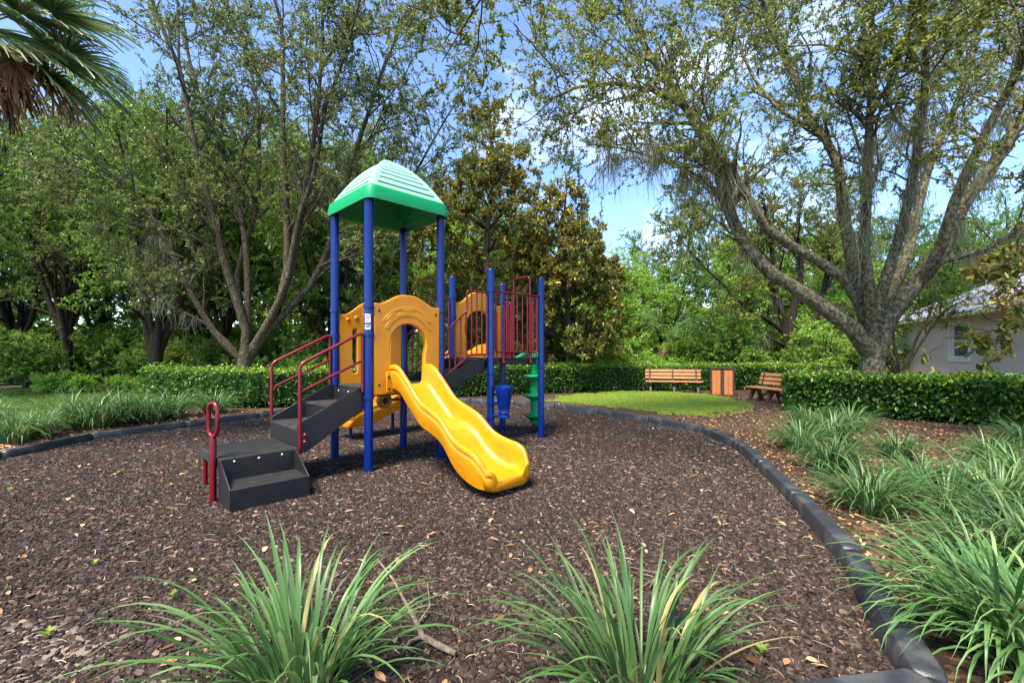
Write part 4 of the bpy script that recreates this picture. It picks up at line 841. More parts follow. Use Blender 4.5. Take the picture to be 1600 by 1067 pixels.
# ------------------------------------------------------------------ slender multi-stemmed tree on the left
rg = np.random.default_rng(22); d = 13.6; bx_ = W(380, 575, d); bx_[2] = 0
LL = [limb([(383, 560), (385, 522), (363, 451), (347, 397), (336, 348), (309, 250), (292, 163), (281, 109), (249, 33), (225, -40)], d, 12.6, .14, .035),
      limb([(292, 163), (281, 109), (279, 43), (276, -30)], 13.0, 13.2, .05, .02),
      limb([(386, 540), (387, 489), (382, 370), (368, 304), (347, 239), (320, 174), (298, 103), (285, 20)], d, 14.6, .11, .03),
      limb([(392, 550), (417, 516), (445, 446), (447, 326), (442, 217), (442, 109), (439, 33), (410, -50)], d, 13.6, .15, .04),
      limb([(395, 545), (428, 489), (450, 435), (472, 326), (488, 234), (499, 136), (504, 54), (504, -40)], d, 12.2, .14, .03),
      limb([(450, 435), (466, 348), (493, 261), (510, 163), (531, 109), (548, 54), (570, -30)], 13.2, 11.4, .09, .03),
      limb([(392, 555), (406, 533), (450, 484), (493, 435), (515, 380), (548, 261), (575, 179), (605, 90), (640, 20)], d, 13.6, .13, .03),
      limb([(376, 560), (358, 545), (309, 478), (271, 402), (243, 348), (200, 293), (150, 255), (100, 232)], d, 12.4, .11, .02),
      limb([(376, 560), (363, 543), (320, 505), (254, 473), (200, 440), (150, 425)], d, 12.8, .06, .015),
      limb([(493, 435), (540, 400), (600, 350), (660, 250), (700, 180), (740, 120)], 13.6, 14.6, .06, .02),
      limb([(385, 522), (370, 430), (400, 330), (405, 220), (395, 120), (360, 20)], 13.6, 16.5, .09, .03)]
TR_ = trunk_of([(378, 620), (380, 585), (384, 560), (388, 540)], d, (.24, .2))
make_tree('multi_stem_tree', bx_, LL, rg, dict(n=(120, 720, 4000, 115000), l1=(1.0, 2.6), l2=(.6, 1.5), l3=(.3, .8), s=(.06, .10), t1=.25, up=.2, direct=130, mossmax=7), 'slender grey multi-stemmed tree fanning out of the hedge behind the stairs',
          bark=M_bark, leaf=M_leafoak2, moss=(45, 14, (.2, .7)), trunk=TR_)
# ------------------------------------------------------------------ mossy tree between the big oak and the benches
rg = np.random.default_rng(23); d = 22.5; bx_ = W(1231, 575, d); bx_[2] = 0
LM = [limb([(1231, 545), (1222, 492), (1210, 444), (1205, 380), (1190, 300)], d, 21.5, .22, .05), limb([(1233, 545), (1240, 480), (1252, 429), (1246, 360), (1255, 280)], d, 23, .22, .05),
      limb([(1235, 545), (1268, 506), (1290, 440), (1300, 370), (1330, 300)], d, 23.5, .2, .05), limb([(1226, 540), (1210, 532), (1177, 512), (1150, 500)], d, 21.5, .1, .02),
      limb([(1226, 520), (1200, 500), (1168, 483), (1129, 444), (1093, 410), (1060, 370)], d, 20.5, .12, .02), limb([(1225, 500), (1200, 440), (1170, 380), (1130, 330), (1080, 310)], d, 23, .14, .03)]
make_tree('oak_tree', bx_, LM, rg, dict(n=(60, 330, 1500, 46000), l1=(1.4, 3.2), l2=(.8, 1.9), l3=(.4, 1.0), s=(.09, .15), t1=.3, up=.15, direct=50, mossmax=7), 'dark-trunked mossy tree standing behind the litter bin and hedge',
          bark=M_barkdark, leaf=M_leafoak, moss=(90, 18, (.5, 1.9)), trunk=trunk_of([(1228, 600), (1229, 570), (1231, 545)], d, (.42, .36)))
# ------------------------------------------------------------------ dark trees at the left woodland edge
def stem_limbs(rg, base, H, n, lean=(0, 0), spread=.35, r=.16, fork=.3):
    out = []
    for i in range(n):
        a = 2 * np.pi * i / n + rg.uniform(-.4, .4); f = fork * rg.uniform(.7, 1.4) * H; s_ = spread * rg.uniform(.5, 1.2); top = H * rg.uniform(.75, 1)
        p_ = [np.array([base[0] + lean[0] * f * .6, base[1] + lean[1] * f * .6, f * .6])]
        for q in (.25, .5, .75, 1): z = f * .6 + (top - f * .6) * q; p_.append(np.array([base[0] + lean[0] * z + math.cos(a) * s_ * (z - f * .6), base[1] + lean[1] * z + math.sin(a) * s_ * (z - f * .6), z]) + rg.normal(size=3) * .12 * H / 10)
        out.append(resample(p_, 14, r * rg.uniform(.6, 1), .03, .8))
    t_ = resample([[base[0], base[1], -.1], [base[0] + lean[0] * fork * H * .3, base[1] + lean[1] * fork * H * .3, fork * H * .3], [base[0] + lean[0] * fork * H, base[1] + lean[1] * fork * H, fork * H]], 10, r * 1.5, r * 1.0, .6)
    return out, t_
def simple_tree(name, base, H, n, rg, spec, label, **kw):
    lean = kw.pop('lean', (0, 0)); spread = kw.pop('spread', .35); r = kw.pop('r', .16); fork = kw.pop('fork', .3); ll, tt = stem_limbs(rg, base, H, n, lean, spread, r, fork)
    return make_tree(name, (base[0], base[1], 0), ll, rg, spec, label, trunk=tt, **kw)
rg = np.random.default_rng(31)
sp = dict(n=(60, 360, 1700, 40000), l1=(1.6, 3.4), l2=(.9, 2.0), l3=(.4, 1.0), s=(.09, .15), t1=.15, up=.1, direct=60, mossmax=6)
p_ = G(2, 606); simple_tree('leaning_tree', (p_[0] - .6, 14.0), 8.5, 5, rg, sp, 'dark tree leaning over the lawn at the woodland edge', lean=(.38, .05), r=.17, fork=.26, bark=M_barkdark, leaf=M_leafwood, moss=(25, 14, (.3, 1.0)))
simple_tree('oak_tree', (W(242, 600, 17.5)[0], 17.5), 11.5, 6, rg, sp, 'dark oak with hanging moss at the left end of the hedge', lean=(.03, 0), r=.2, fork=.2, bark=M_barkdark, leaf=M_leafwood, moss=(70, 18, (.4, 1.6)))
# ------------------------------------------------------------------ woodland trees: three kinds, copied
kinds = []
for k, (H, leaf, bk, lab, s_) in enumerate(((14, M_leafwood, M_barkdark, 'tall mid-green broadleaf tree in the woodland behind the hedge', (.13, .22)), (12, M_leafbright, M_bark, 'light yellow-green broadleaf tree in the sunny woodland', (.13, .22)), (15, M_leafoak2, M_barkdark, 'grey-green feathery woodland tree with open crown', (.10, .18)))):
    rg = np.random.default_rng(40 + k)
    o = simple_tree('woodland_tree', (0, 0), H, 7, rg, dict(n=(90, 420, 1900, 38000), l1=(1.6, 3.6), l2=(.9, 2.2), l3=(.4, 1.2), s=s_, t1=.12, up=.05, direct=70), lab, r=.17, fork=.22, spread=.28, bark=bk, leaf=leaf, group=('mid-green woodland trees', 'light green woodland trees', 'grey-green woodland trees')[k]); kinds.append(o)
spots = [(-26, 24, 0, 1.0), (-21, 21.5, 2, .95), (-17.5, 25, 0, 1.05), (-14, 22, 0, .85), (-11, 26, 2, 1.0), (-8.2, 20.5, 0, .72), (-6, 25, 2, .9), (-3, 23, 1, .62), (-.5, 27, 0, .8), (-29, 32, 0, 1.15), (-22, 31, 2, 1.15),
         (-15, 34, 0, 1.15), (-8, 33, 0, 1.0), (-2, 35, 2, .9), (4, 33, 1, .72), (8, 30, 1, .62), (11.5, 34, 0, .78), (15, 31, 1, .75), (19.5, 35, 0, .85), (24, 33, 1, .85), (28, 30, 0, .8), (34, 33, 0, .9), (1.5, 26, 1, .5), (19, 27.5, 1, .62), (24.5, 27, 0, .62), (-34, 26, 0, 1.1), (5.8, 25.5, 1, .48)]
used = set()
KL = ('mid-green broadleaf tree ', 'light yellow-green broadleaf tree ', 'grey-green feathery tree '); KG = ('mid-green trees ', 'light green trees ', 'grey-green trees ')
def where(x, y):
    if x < -15: q = 'beyond the shaded lawn'
    elif x < -9: q = 'behind the dark mossy oak'
    elif x < -4: q = 'behind the slender multi-stemmed tree'
    elif x < 3.5: q = 'behind the magnolias'
    elif x < 12: q = 'behind the bench and feather palm'
    else: q = 'beside the house'
    if y > 29: q = 'far back in the wood ' + q
    return q, q
for x, y, k, s_ in spots:
    o = kinds[k] if k not in used else copy_tree(kinds[k]); used.add(k); o.location = (x, y, 0)
    wh_, gr_ = where(x, y); tag(o, KL[k] + wh_, None, KG[k] + gr_); o.scale = (s_, s_, s_ * random.uniform(.92, 1.08)); o.rotation_euler[2] = random.uniform(0, 6.28)
# ------------------------------------------------------------------ understorey shrubs
def shrub(rg, H, Wd, nl, s_, leaf, name, label, group):
    root = empty(name, (0, 0, 0)); tag(root, label, 'shrub', group); n = 14
    p_ = np.zeros((n, 6, 3)); a = rg.uniform(0, 6.28, n); 
    for j in range(1, 6): t = j / 5; p_[:, j] = np.stack([np.cos(a) * Wd * .7 * t ** 1.2 * rg.uniform(.3, 1, n), np.sin(a) * Wd * .7 * t ** 1.2 * rg.uniform(.3, 1, n), H * .85 * t * rg.uniform(.75, 1.1, n)], 1)
    r_ = np.linspace(.03, .008, 6)[None].repeat(n, 0) * H / 2; a1, r1 = spawn(rg, p_, r_, 120, .15, (30, 75), (H * .2, H * .42), 6, .2, .1, .5, .004); a2, r2 = spawn(rg, a1, r1, 500, .2, (25, 75), (H * .08, H * .2), 4, .2, 0, .6, .002)
    V, F = tubes([(p_, r_, 5), (a1, r1, 4), (a2, r2, 3)]); link('stems', np_mesh('stems', V, F, 4, smooth=True), M_bark, root)
    pos, d_, idx = on_twigs(rg, np.concatenate([a2]), nl, .05, .9); link('foliage', leaf_mesh_np(rg, pos, d_, rg.uniform(*s_, nl), .45, tint_of(rg, nl, .45, .2) + rg.normal(0, .12, len(a2))[idx]), leaf, root); return root
sh = [shrub(np.random.default_rng(60), 2.4, 1.5, 9000, (.08, .15), M_leafwood, 'woodland_shrub', 'dark green woodland shrub behind the hedge', 'dark green shrubs under the trees'),
      shrub(np.random.default_rng(61), 2.2, 1.4, 8000, (.09, .16), M_leafbright, 'woodland_shrub', 'bright yellow-green shrub in front of the woodland', 'bright green shrubs in front of the woodland'),
      shrub(np.random.default_rng(62), 3.4, 1.6, 9000, (.07, .13), M_leafbright, 'woodland_shrub', 'tall feathery light green shrub at the woodland edge', 'tall feathery light green shrubs')]
used = set(); rs_ = random.Random(3)
SP = []
for i in range(34): x = -30 + i * 1.15 + rs_.uniform(-.5, .5); SP.append((x, (19.5 if x < -9 else 18.0 + .12 * abs(x)) + rs_.uniform(0, 4.5) + (1.5 if x > -2 else 0), 0 if x < -8 or rs_.random() < .45 else 1, rs_.uniform(.7, 1.15)))
for i in range(22): x = -1 + i * 1.1 + rs_.uniform(-.5, .5); SP.append((x, 20.8 + rs_.uniform(.3, 5), rs_.choice((1, 2, 2, 0)), rs_.uniform(.75, 1.2)))
SP += [(-5.6, 15.2, 1, .6), (-7.4, 15.6, 1, .62), (-4.2, 16.6, 1, .7), (-9.2, 16.2, 0, .6), (3.4, 20.4, 1, .7), (10.4, 22.5, 2, 1.15), (11.2, 23.2, 2, 1.0), (13.8, 21.5, 0, .8), (15.2, 22.3, 1, .8), (16.5, 24.5, 0, .9), (13.2, 23.5, 1, .9), (-3.0, 19.2, 0, .8), (0.2, 20.2, 0, .8)]
for i in range(15): SP.append((-17.5 + i * .62 + rs_.uniform(-.2, .2), 17.2 + rs_.uniform(0, 1.6) - (i > 11) * .8, 1, rs_.uniform(.26, .42)))
for i in range(16): SP.append((-32 + i * 1.6 + rs_.uniform(-.6, .6), 23.5 + rs_.uniform(0, 6), 0, rs_.uniform(.9, 1.5)))
SL = ('dark green shrub ', 'bright yellow-green shrub ', 'tall feathery light green shrub '); SG = ('dark green shrubs ', 'bright green shrubs ', 'feathery shrubs ')
for x, y, k, s_ in SP:
    o = sh[k] if k not in used else copy_tree(sh[k]); used.add(k); o.location = (x, y, -.05)
    wh_, gr_ = where(x, y); tag(o, SL[k] + wh_, None, SG[k] + gr_); o.scale = (s_ * rs_.uniform(.9, 1.2), s_, s_ * rs_.uniform(.85, 1.1)); o.rotation_euler[2] = rs_.uniform(0, 6.28)
# far wood that reads as one mass
rg = np.random.default_rng(70); n = 50000; a = rg.uniform(-1.05, 1.05, n); r_ = rg.uniform(42, 60, n); x = r_ * np.sin(a); y = r_ * np.cos(a); top = 11 + 3.0 * np.sin(x * .35) + 2 * np.sin(x * .9 + 1) - 3.5 * (x > 2) ; z = np.where(rg.uniform(0, 1, n) < .3, rg.uniform(0, 3.5, n), rg.uniform(0, 1, n) ** .8 * top)
o = link('far_woodland', leaf_mesh_np(rg, np.stack([x, y, z], 1), rg.normal(size=(n, 3)), rg.uniform(.5, .95, n), .6, tint_of(rg, n, .4, .22) + .12 * np.sin(x * .5 + z * .6)), M_leafwood); tag(o, 'distant green woodland closing the view behind the trees', 'woodland', kind='stuff')

# ------------------------------------------------------------------ magnolias: whorls of large leaves at the twig ends
def magnolia(name, base, H, rad_, n1, n2, n3, label, rg, s_=(.14, .22), top_gold=.5, limbs=None, zb=.12):
    root = empty(name, (base[0], base[1], 0)); tag(root, label, 'tree')
    if limbs is None:
        z = np.linspace(0, H, 14); P0 = np.stack([.12 * np.sin(z * .8), .1 * np.cos(z * .7), z], 1)[None]; R0 = (np.linspace(.17, .03, 14) * H / 10)[None]; M1 = n1
        t = zb + (1 - zb) * rg.uniform(0, 1, M1) ** 1.15; k = 8; i = np.minimum((t * 13).astype(int), 12); pos = P0[0][i]; a = rg.uniform(0, 6.28, M1); prof = np.clip(np.minimum((1 - t) / .55, .55 + t / .3 * .45), .06, 1); Ln = rad_ * prof * rg.uniform(.7, 1.08, M1)
        a1 = np.empty((M1, k, 3)); a1[:, 0] = pos; d_ = nrm(np.stack([np.cos(a), np.sin(a), .25 + .5 * t], 1))
        for j in range(1, k): a1[:, j] = a1[:, j - 1] + d_ * (Ln / (k - 1))[:, None]; d_ = nrm(d_ + rg.normal(size=(M1, 3)) * .12 + [0, 0, .03])
        r1 = np.linspace(.035, .008, k)[None].repeat(M1, 0)
    else: P0, R0 = np.zeros((1, 14, 3)), np.zeros((1, 14)) + .001; P0, R0 = limbs; a1, r1 = spawn(rg, P0, R0, n1, .3, (20, 50), (.5, 1.2), 8, .12, .1, .6, .006)
    a2, r2 = spawn(rg, a1, r1, n2, .25, (25, 60), (rad_ * .12, rad_ * .34), 6, .15, .15, .6, .006); a3, r3 = spawn(rg, a2, r2, n3, .3, (20, 60), (.15, .45), 4, .15, .2, .7, .004)
    V, F = tubes([(P0, R0, 10), (a1, r1, 6), (a2, r2, 4), (a3, r3, 3)]); link('trunk', np_mesh('trunk', V, F, 4, smooth=True), M_bark, root)
    tips = np.concatenate([a3[:, -1], a2[:, -1], a3[:, 2]]); td = np.concatenate([nrm(a3[:, -1] - a3[:, -2]), nrm(a2[:, -1] - a2[:, -2]), nrm(a3[:, 2] - a3[:, 1])]); m = len(tips); w_ = 9
    pos = np.repeat(tips, w_, 0) + rg.normal(size=(m * w_, 3)) * .025; dd = np.repeat(td, w_, 0) * .45 + rg.normal(size=(m * w_, 3)) * .75; hz = np.repeat(tips[:, 2], w_) / H
    gold = np.repeat(rg.uniform(0, 1, m) < (.12 + top_gold * np.clip((tips[:, 2] / H - .35) / .6, 0, 1) ** 1.5), w_)
    tint = np.where(gold, rg.uniform(.72, 1, m * w_), np.clip(rg.normal(.38, .2, m * w_), 0, .78))
    link('crown', leaf_mesh_np(rg, pos, dd, rg.uniform(*s_, m * w_), .40, tint, .08, .45, 'crown', True), M_leafmag, root); return root
magnolia('magnolia_tree', (W(765, 560, 19.5)[0], 19.5), 12.6, 3.5, 150, 800, 1900, 'tall conical magnolia with golden upper leaves behind the structure', np.random.default_rng(81))
magnolia('magnolia_tree', (W(884, 560, 18.6)[0], 18.6), 8.6, 2.75, 110, 600, 1300, 'shorter broad magnolia with dark bronze leaves behind the hedge', np.random.default_rng(82), top_gold=.3, zb=.16)
# magnolia outside the frame on the right whose branches reach in front of the house
rg = np.random.default_rng(83); mb_ = np.array([11.9, 9.6, 0.])
LR = [resample(np.array([[0, 0, .9], *[W(x, y, dd_) - mb_ for x, y, dd_ in q]]), 14, .05, .008) for q in ([(1640, 500, 9.3), (1580, 512, 8.9), (1530, 520, 8.6), (1478, 528, 8.4)], [(1640, 470, 9.3), (1590, 490, 8.7), (1545, 500, 8.4), (1530, 485, 8.2)], [(1650, 420, 9.3), (1610, 425, 8.8), (1575, 440, 8.5), (1550, 455, 8.3)], [(1650, 380, 9.4), (1610, 400, 9.0), (1585, 405, 8.7), (1560, 420, 8.6)], [(1660, 330, 9.6), (1640, 300, 9.6), (1650, 250, 9.6), (1660, 200, 9.6)])]
tk = resample(np.array([[0, 0, -.1], [0, 0, .9], [.05, 0, 2.5], [.1, .1, 5.5]]), 14, .13, .04)
magnolia('magnolia_tree', mb_, 5.5, 1.3, 40, 80, 95, 'bronze-leaved magnolia reaching its branches in front of the house window', rg, (.13, .2), .3, (np.stack([q[0] for q in LR] + [tk[0]]), np.stack([q[1] for q in LR] + [tk[1]])))
# small multi-stem tree by the house corner
rg = np.random.default_rng(84); simple_tree('crape_myrtle', (W(1402, 560, 14.5)[0], 14.5), 3.6, 5, rg, dict(n=(40, 160, 620, 8000), l1=(.6, 1.2), l2=(.4, .8), l3=(.2, .45), s=(.06, .10), t1=.4, up=.1), 'small smooth-limbed tree leaning out beside the house wall', r=.06, fork=.3, spread=.6, bark=M_bark, leaf=M_leafwood)
# ------------------------------------------------------------------ overhanging tree whose trunk stands behind the camera
rg = np.random.default_rng(25); bo = np.array([4.8, -2.2, 0.])
LO = [resample(np.array([[4.8, -2.2, 2.6], [4.2, -.8, 4.6], [3.0, 1.5, 6.0], [1.4, 4.0, 6.9], [0, 6.2, 7.0], [-1.2, 7.8, 6.5]]), 14, .10, .008), resample(np.array([[4.8, -2.2, 2.6], [5.6, 0, 5], [6.2, 3, 6.9], [6.6, 5.5, 7.4], [6.5, 7.4, 7.0]]), 14, .13, .025), resample(np.array([[4.8, -2.2, 2.6], [5.2, -2.6, 5.2], [5.6, -2.6, 8.5]]), 14, .12, .03)]
make_tree('overhanging_oak', bo, LO, rg, dict(n=(34, 190, 950, 30000), l1=(.8, 1.9), l2=(.5, 1.1), l3=(.25, .6), s=(.06, .10), t1=.5, up=.0, droop=-.1), 'leafy oak branch hanging down over the playground from above', bark=M_bark, leaf=M_leafoak, trunk=resample(np.array([[4.8, -2.2, -.1], [4.8, -2.2, 1.4], [4.8, -2.2, 2.7]]), 10, .26, .2))
# ------------------------------------------------------------------ clipped hedges
def hedge(path, wd_, h_, dens, s_, label, seed):
    rg = np.random.default_rng(seed); path = np.asarray(path, float); root = empty('hedge', (path[0][0], path[0][1], 0)); tag(root, label, 'hedge')
    path = resample(np.c_[path, np.zeros(len(path))], 6 * len(path), 0, 0)[0][:, :2]
    seg = np.diff(path, axis=0); ln = np.linalg.norm(seg, axis=1); tot = ln.sum(); cum = np.r_[0, np.cumsum(ln)]
    def along(q):
        i = np.clip(np.searchsorted(cum, q, side='right') - 1, 0, len(seg) - 1); t = (q - cum[i]) / ln[i]; p_ = path[i] + seg[i] * t[:, None]; tn = seg[i] / ln[i][:, None]; return p_, np.stack([-tn[:, 1], tn[:, 0]], 1), tn
    n = int(tot * (2 * h_ + wd_) * dens); q = rg.uniform(0, tot, n); u = rg.uniform(0, 2 * h_ + wd_, n)
    side = np.where(u < h_, -1, np.where(u > h_ + wd_, 1, 0)); bul = .06 * np.sin(q * 2.1) + .05 * np.sin(q * 5.3 + 1)
    off = np.where(side == 0, (u - h_ - wd_ / 2), side * (wd_ / 2 + bul * .8)); z = np.where(side == -1, u, np.where(side == 1, 2 * h_ + wd_ - u, h_ + bul * .5))
    dep = np.abs(rg.normal(0, .055, n)) * np.where(rg.uniform(0, 1, n) < .06, -1.0, 1); p_, nn, tn = along(q); nz = np.where(side == 0, 1., .15)
    edge = np.minimum(np.abs(np.abs(off) - wd_ / 2), .12) 
    out = np.stack([nn[:, 0] * side, nn[:, 1] * side, nz], 1); pos = np.stack([p_[:, 0] + nn[:, 0] * off, p_[:, 1] + nn[:, 1] * off, z], 1) - nrm(out) * dep[:, None]
    # round the shoulders
    sh_ = np.clip((np.abs(off) - (wd_ / 2 - .12)) / .12, 0, 1) * np.clip((z - (h_ - .12)) / .12, 0, 1); pos[:, 2] -= .05 * sh_
    keep = rg.uniform(0, 1, n) < np.clip(.35 + z / .35, 0, 1); pos = pos[keep]; out = out[keep]; m = len(pos); top = (side[keep] == 0)
    d_ = nrm(out) * .35 + rg.normal(size=(m, 3)) * .6; d_[:, 2] -= .15 * ~top
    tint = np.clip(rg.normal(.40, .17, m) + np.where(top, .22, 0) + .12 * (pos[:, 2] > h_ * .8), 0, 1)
    for e_ in (0, 1):                               # leafy end faces
        k = int(wd_ * h_ * dens); a_ = rg.uniform(-.5, .5, k) * wd_; zz = rg.uniform(.05, 1, k) * h_; b_, nb, tb = along(np.array([0.001 if e_ == 0 else tot - .001])); sg = -1 if e_ == 0 else 1
        pe = np.stack([b_[0, 0] + nb[0, 0] * a_ + tb[0, 0] * sg * (.02 - np.abs(rg.normal(0, .05, k))), b_[0, 1] + nb[0, 1] * a_ + tb[0, 1] * sg * (.02 - np.abs(rg.normal(0, .05, k))), zz], 1)
        pos = np.vstack([pos, pe]); d_ = np.vstack([d_, np.array([tb[0, 0] * sg, tb[0, 1] * sg, .1]) * .4 + rg.normal(size=(k, 3)) * .6]); tint = np.r_[tint, np.clip(rg.normal(.4, .17, k), 0, 1)]
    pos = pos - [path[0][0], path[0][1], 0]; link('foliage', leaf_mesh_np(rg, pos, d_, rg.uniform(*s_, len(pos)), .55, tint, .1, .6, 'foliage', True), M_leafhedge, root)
    # woody twiggy core
    k = int(tot * 40); q = rg.uniform(.15, tot - .15, k); p_, nn, tn = along(q); o_ = rg.uniform(-.3, .3, k) * wd_; st = np.stack([p_[:, 0] + nn[:, 0] * o_, p_[:, 1] + nn[:, 1] * o_, np.zeros(k)], 1) - [path[0][0], path[0][1], 0]
    P_ = np.stack([st + np.array([0, 0, h_ * .85]) * t + rg.normal(size=(k, 3)) * .05 * (t > 0) for t in (0, .33, .66, 1)], 1); V, F = tubes([(P_, np.linspace(.012, .004, 4)[None].repeat(k, 0), 4)])
    link('stems', np_mesh('stems', V, F, 4, smooth=True), M_barkdark, root)
    iw = wd_ / 2 - .16; vs = []; fs = []  # solid dark box added inside the hedge to block light between leaves
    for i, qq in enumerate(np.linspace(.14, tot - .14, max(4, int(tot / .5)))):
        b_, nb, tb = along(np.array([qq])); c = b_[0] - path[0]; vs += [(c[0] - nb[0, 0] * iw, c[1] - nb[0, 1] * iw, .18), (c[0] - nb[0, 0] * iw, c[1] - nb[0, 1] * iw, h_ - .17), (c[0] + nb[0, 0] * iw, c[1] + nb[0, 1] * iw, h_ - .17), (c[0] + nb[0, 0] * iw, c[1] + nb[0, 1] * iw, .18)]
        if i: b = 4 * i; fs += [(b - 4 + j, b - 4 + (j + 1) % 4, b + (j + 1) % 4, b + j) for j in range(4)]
    fs += [(0, 1, 2, 3), tuple(len(vs) - 4 + j for j in (3, 2, 1, 0))]; mb = MB(); mb.add(vs, fs); mb.build('added_light_block', M_lightblock, root)
M_lightblock = solid('dark_light_block', lin(34, 52, 24), .9, .4, 14, .9, 30, .1)  # dark surface of the added light-blocking box
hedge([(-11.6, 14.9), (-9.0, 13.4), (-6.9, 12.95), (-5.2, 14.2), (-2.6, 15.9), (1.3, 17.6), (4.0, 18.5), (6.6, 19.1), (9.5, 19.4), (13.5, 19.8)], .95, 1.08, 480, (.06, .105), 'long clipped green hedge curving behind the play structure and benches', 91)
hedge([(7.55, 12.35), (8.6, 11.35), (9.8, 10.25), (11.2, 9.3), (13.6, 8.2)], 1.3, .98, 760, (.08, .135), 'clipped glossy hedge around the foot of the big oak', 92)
# ------------------------------------------------------------------ strap-leaved grass clumps
def blades(rg, n, ln, wd_, spread, arch, seg=8, dead=.04):
    a = rg.uniform(0, 2 * np.pi, n); L_ = rg.uniform(*ln, n); r0 = rg.uniform(0, 1, n) ** .5 * spread; el = np.radians(rg.uniform(48, 88, n) - 14 * (r0 / spread)); cv = rg.uniform(*arch, n); az = a + rg.normal(0, .35, n); w_ = rg.uniform(*wd_, n)
    p_ = np.stack([r0 * np.cos(a), r0 * np.sin(a), np.zeros(n)], 1); P_ = np.empty((n, seg + 1, 3)); P_[:, 0] = p_; e_ = el.copy(); tw = rg.normal(0, .12, n)
    for j in range(1, seg + 1):
        P_[:, j] = P_[:, j - 1] + np.stack([np.cos(az) * np.cos(e_), np.sin(az) * np.cos(e_), np.sin(e_)], 1) * (L_ / seg)[:, None]; e_ = e_ - cv * (j / seg) ** 1.3 / seg * 2.0; az = az + tw / seg
    t = np.linspace(0, 1, seg + 1); prof = np.clip(np.minimum(.55 + t * 2.2, (1 - t) * 2.6 + .02), 0, 1)
    sd_ = np.stack([-np.sin(az), np.cos(az), np.zeros(n)], 1)[:, None]; wv = sd_ * (w_[:, None] * prof[None])[:, :, None] * .5; up = np.array([0, 0, 1.]) * (w_[:, None] * prof[None])[:, :, None] * .16
    V = np.stack([P_ - wv + up, P_ - up * .6, P_ + wv + up], 2).reshape(-1, 3); b = (np.arange(n) * (seg + 1) * 3)[:, None] + (np.arange(seg) * 3)[None]
    F = np.concatenate([np.stack([b, b + 1, b + 4, b + 3], -1).reshape(-1, 4), np.stack([b + 1, b + 2, b + 5, b + 4], -1).reshape(-1, 4)]); ti = np.clip(rg.normal(.48, .17, n), 0, .9); ti = np.where(rg.uniform(0, 1, n) < dead, 1, ti)
    return np_mesh('blades', V, F, 4, np.repeat(ti, (seg + 1) * 3), True)
def clump(me, loc, s_, rz, label, group=None):
    o = link('grass_clump', me, M_blade, None, loc); o.scale = (s_, s_, s_); o.rotation_euler = (0, 0, rz); tag(o, label, 'plant', group); return o
clump(blades(np.random.default_rng(101), 140, (.42, .86), (.014, .026), .17, (.7, 2.3), 10, .04), (*G(470, 1078)[:2], 0), 1.0, 0, 'large strap-leaved grass clump in front of the steps, beside a fallen stick')
clump(blades(np.random.default_rng(102), 130, (.42, .86), (.014, .025), .19, (.6, 2.2), 10, .04), (*G(1000, 1085)[:2], 0), 1.0, 0, 'large strap-leaved grass clump in front of the slide, inside the border')
cm = [blades(np.random.default_rng(110 + k), 240, (.45, .85), (.012, .021), .18, (1.2, 3.2), 8, .02) for k in range(3)]
rs_ = random.Random(8)
for i, (px, py, s_) in enumerate([(1250, 702, .95), (1300, 690, 1.0), (1265, 668, .9), (1330, 672, .95), (1360, 800, .92), (1300, 735, .9), (1440, 770, .8), (1480, 800, .85), (1560, 800, .95), (1600, 770, 1.0), (1600, 700, .9), (1545, 720, .7), (1560, 1010, 1.05), (1640, 900, 1.1), (1530, 890, .75), (1650, 1060, 1.0), (1400, 715, .75)]):
    p_ = G(px, py); clump(cm[i % 3], (p_[0], p_[1], 0), s_, rs_.uniform(0, 6.28), 'arching green grass clump in the bed between border and glossy hedge', 'grass clumps in the bed by the oak hedge')
for i, (px, py, s_) in enumerate([(20, 690, .8), (55, 682, .75), (110, 668, 1.0), (150, 668, 1.05), (190, 662, 1.0), (232, 659, .95), (268, 652, .9), (335, 645, .85), (-20, 660, .9)]):
    p_ = G(px, py); clump(cm[(i + 1) % 3], (p_[0], p_[1], 0), s_ * 1.3, rs_.uniform(0, 6.28), 'arching green grass clump between the border and the shaded lawn', 'grass clumps by the shaded lawn')
# ------------------------------------------------------------------ weeds, sticks
wm = []
for k in range(2):
    rg = np.random.default_rng(120 + k); n = 9; d_ = np.stack([np.cos(np.arange(n) * 2.4), np.sin(np.arange(n) * 2.4), rg.uniform(.2, 1.2, n)], 1); wm.append(leaf_mesh_np(rg, np.stack([np.zeros(n), np.zeros(n), np.linspace(.005, .05, n)], 1), d_, rg.uniform(.03, .06, n), .45, rg.uniform(.5, 1, n), .1, .3, 'weed_seedling', True))
for i, (px, py) in enumerate([(262, 838), (185, 742), (268, 940), (148, 885), (15, 770), (395, 700), (225, 725), (1190, 1030), (1330, 800), (75, 1000), (160, 1035), (470, 800)]):
    p_ = G(px, py); o = link('weed_seedling', wm[i % 2], M_leafwood, None, (p_[0], p_[1], .012)); s_ = .4 + .5 * ((i * 7) % 5) / 4; o.scale = (s_,) * 3; o.rotation_euler = (0, 0, i); tag(o, 'tiny green weed seedling sprouting from the mulch', 'weed', 'weed seedlings in the mulch')
M_stick = barky('dry_stick', lin(96, 80, 68), lin(168, 150, 132), lin(150, 140, 120), .3, 8)
q = [G(590, 880), G(615, 915), G(637, 955), G(652, 985), G(660, 1003), G(690, 1022), G(712, 1030)]; mb = MB().tube([(p_[0], p_[1], .03 + .008 * (i % 2)) for i, p_ in enumerate(q)], [.005, .008, .010, .013, .016, .017, .014], 8)
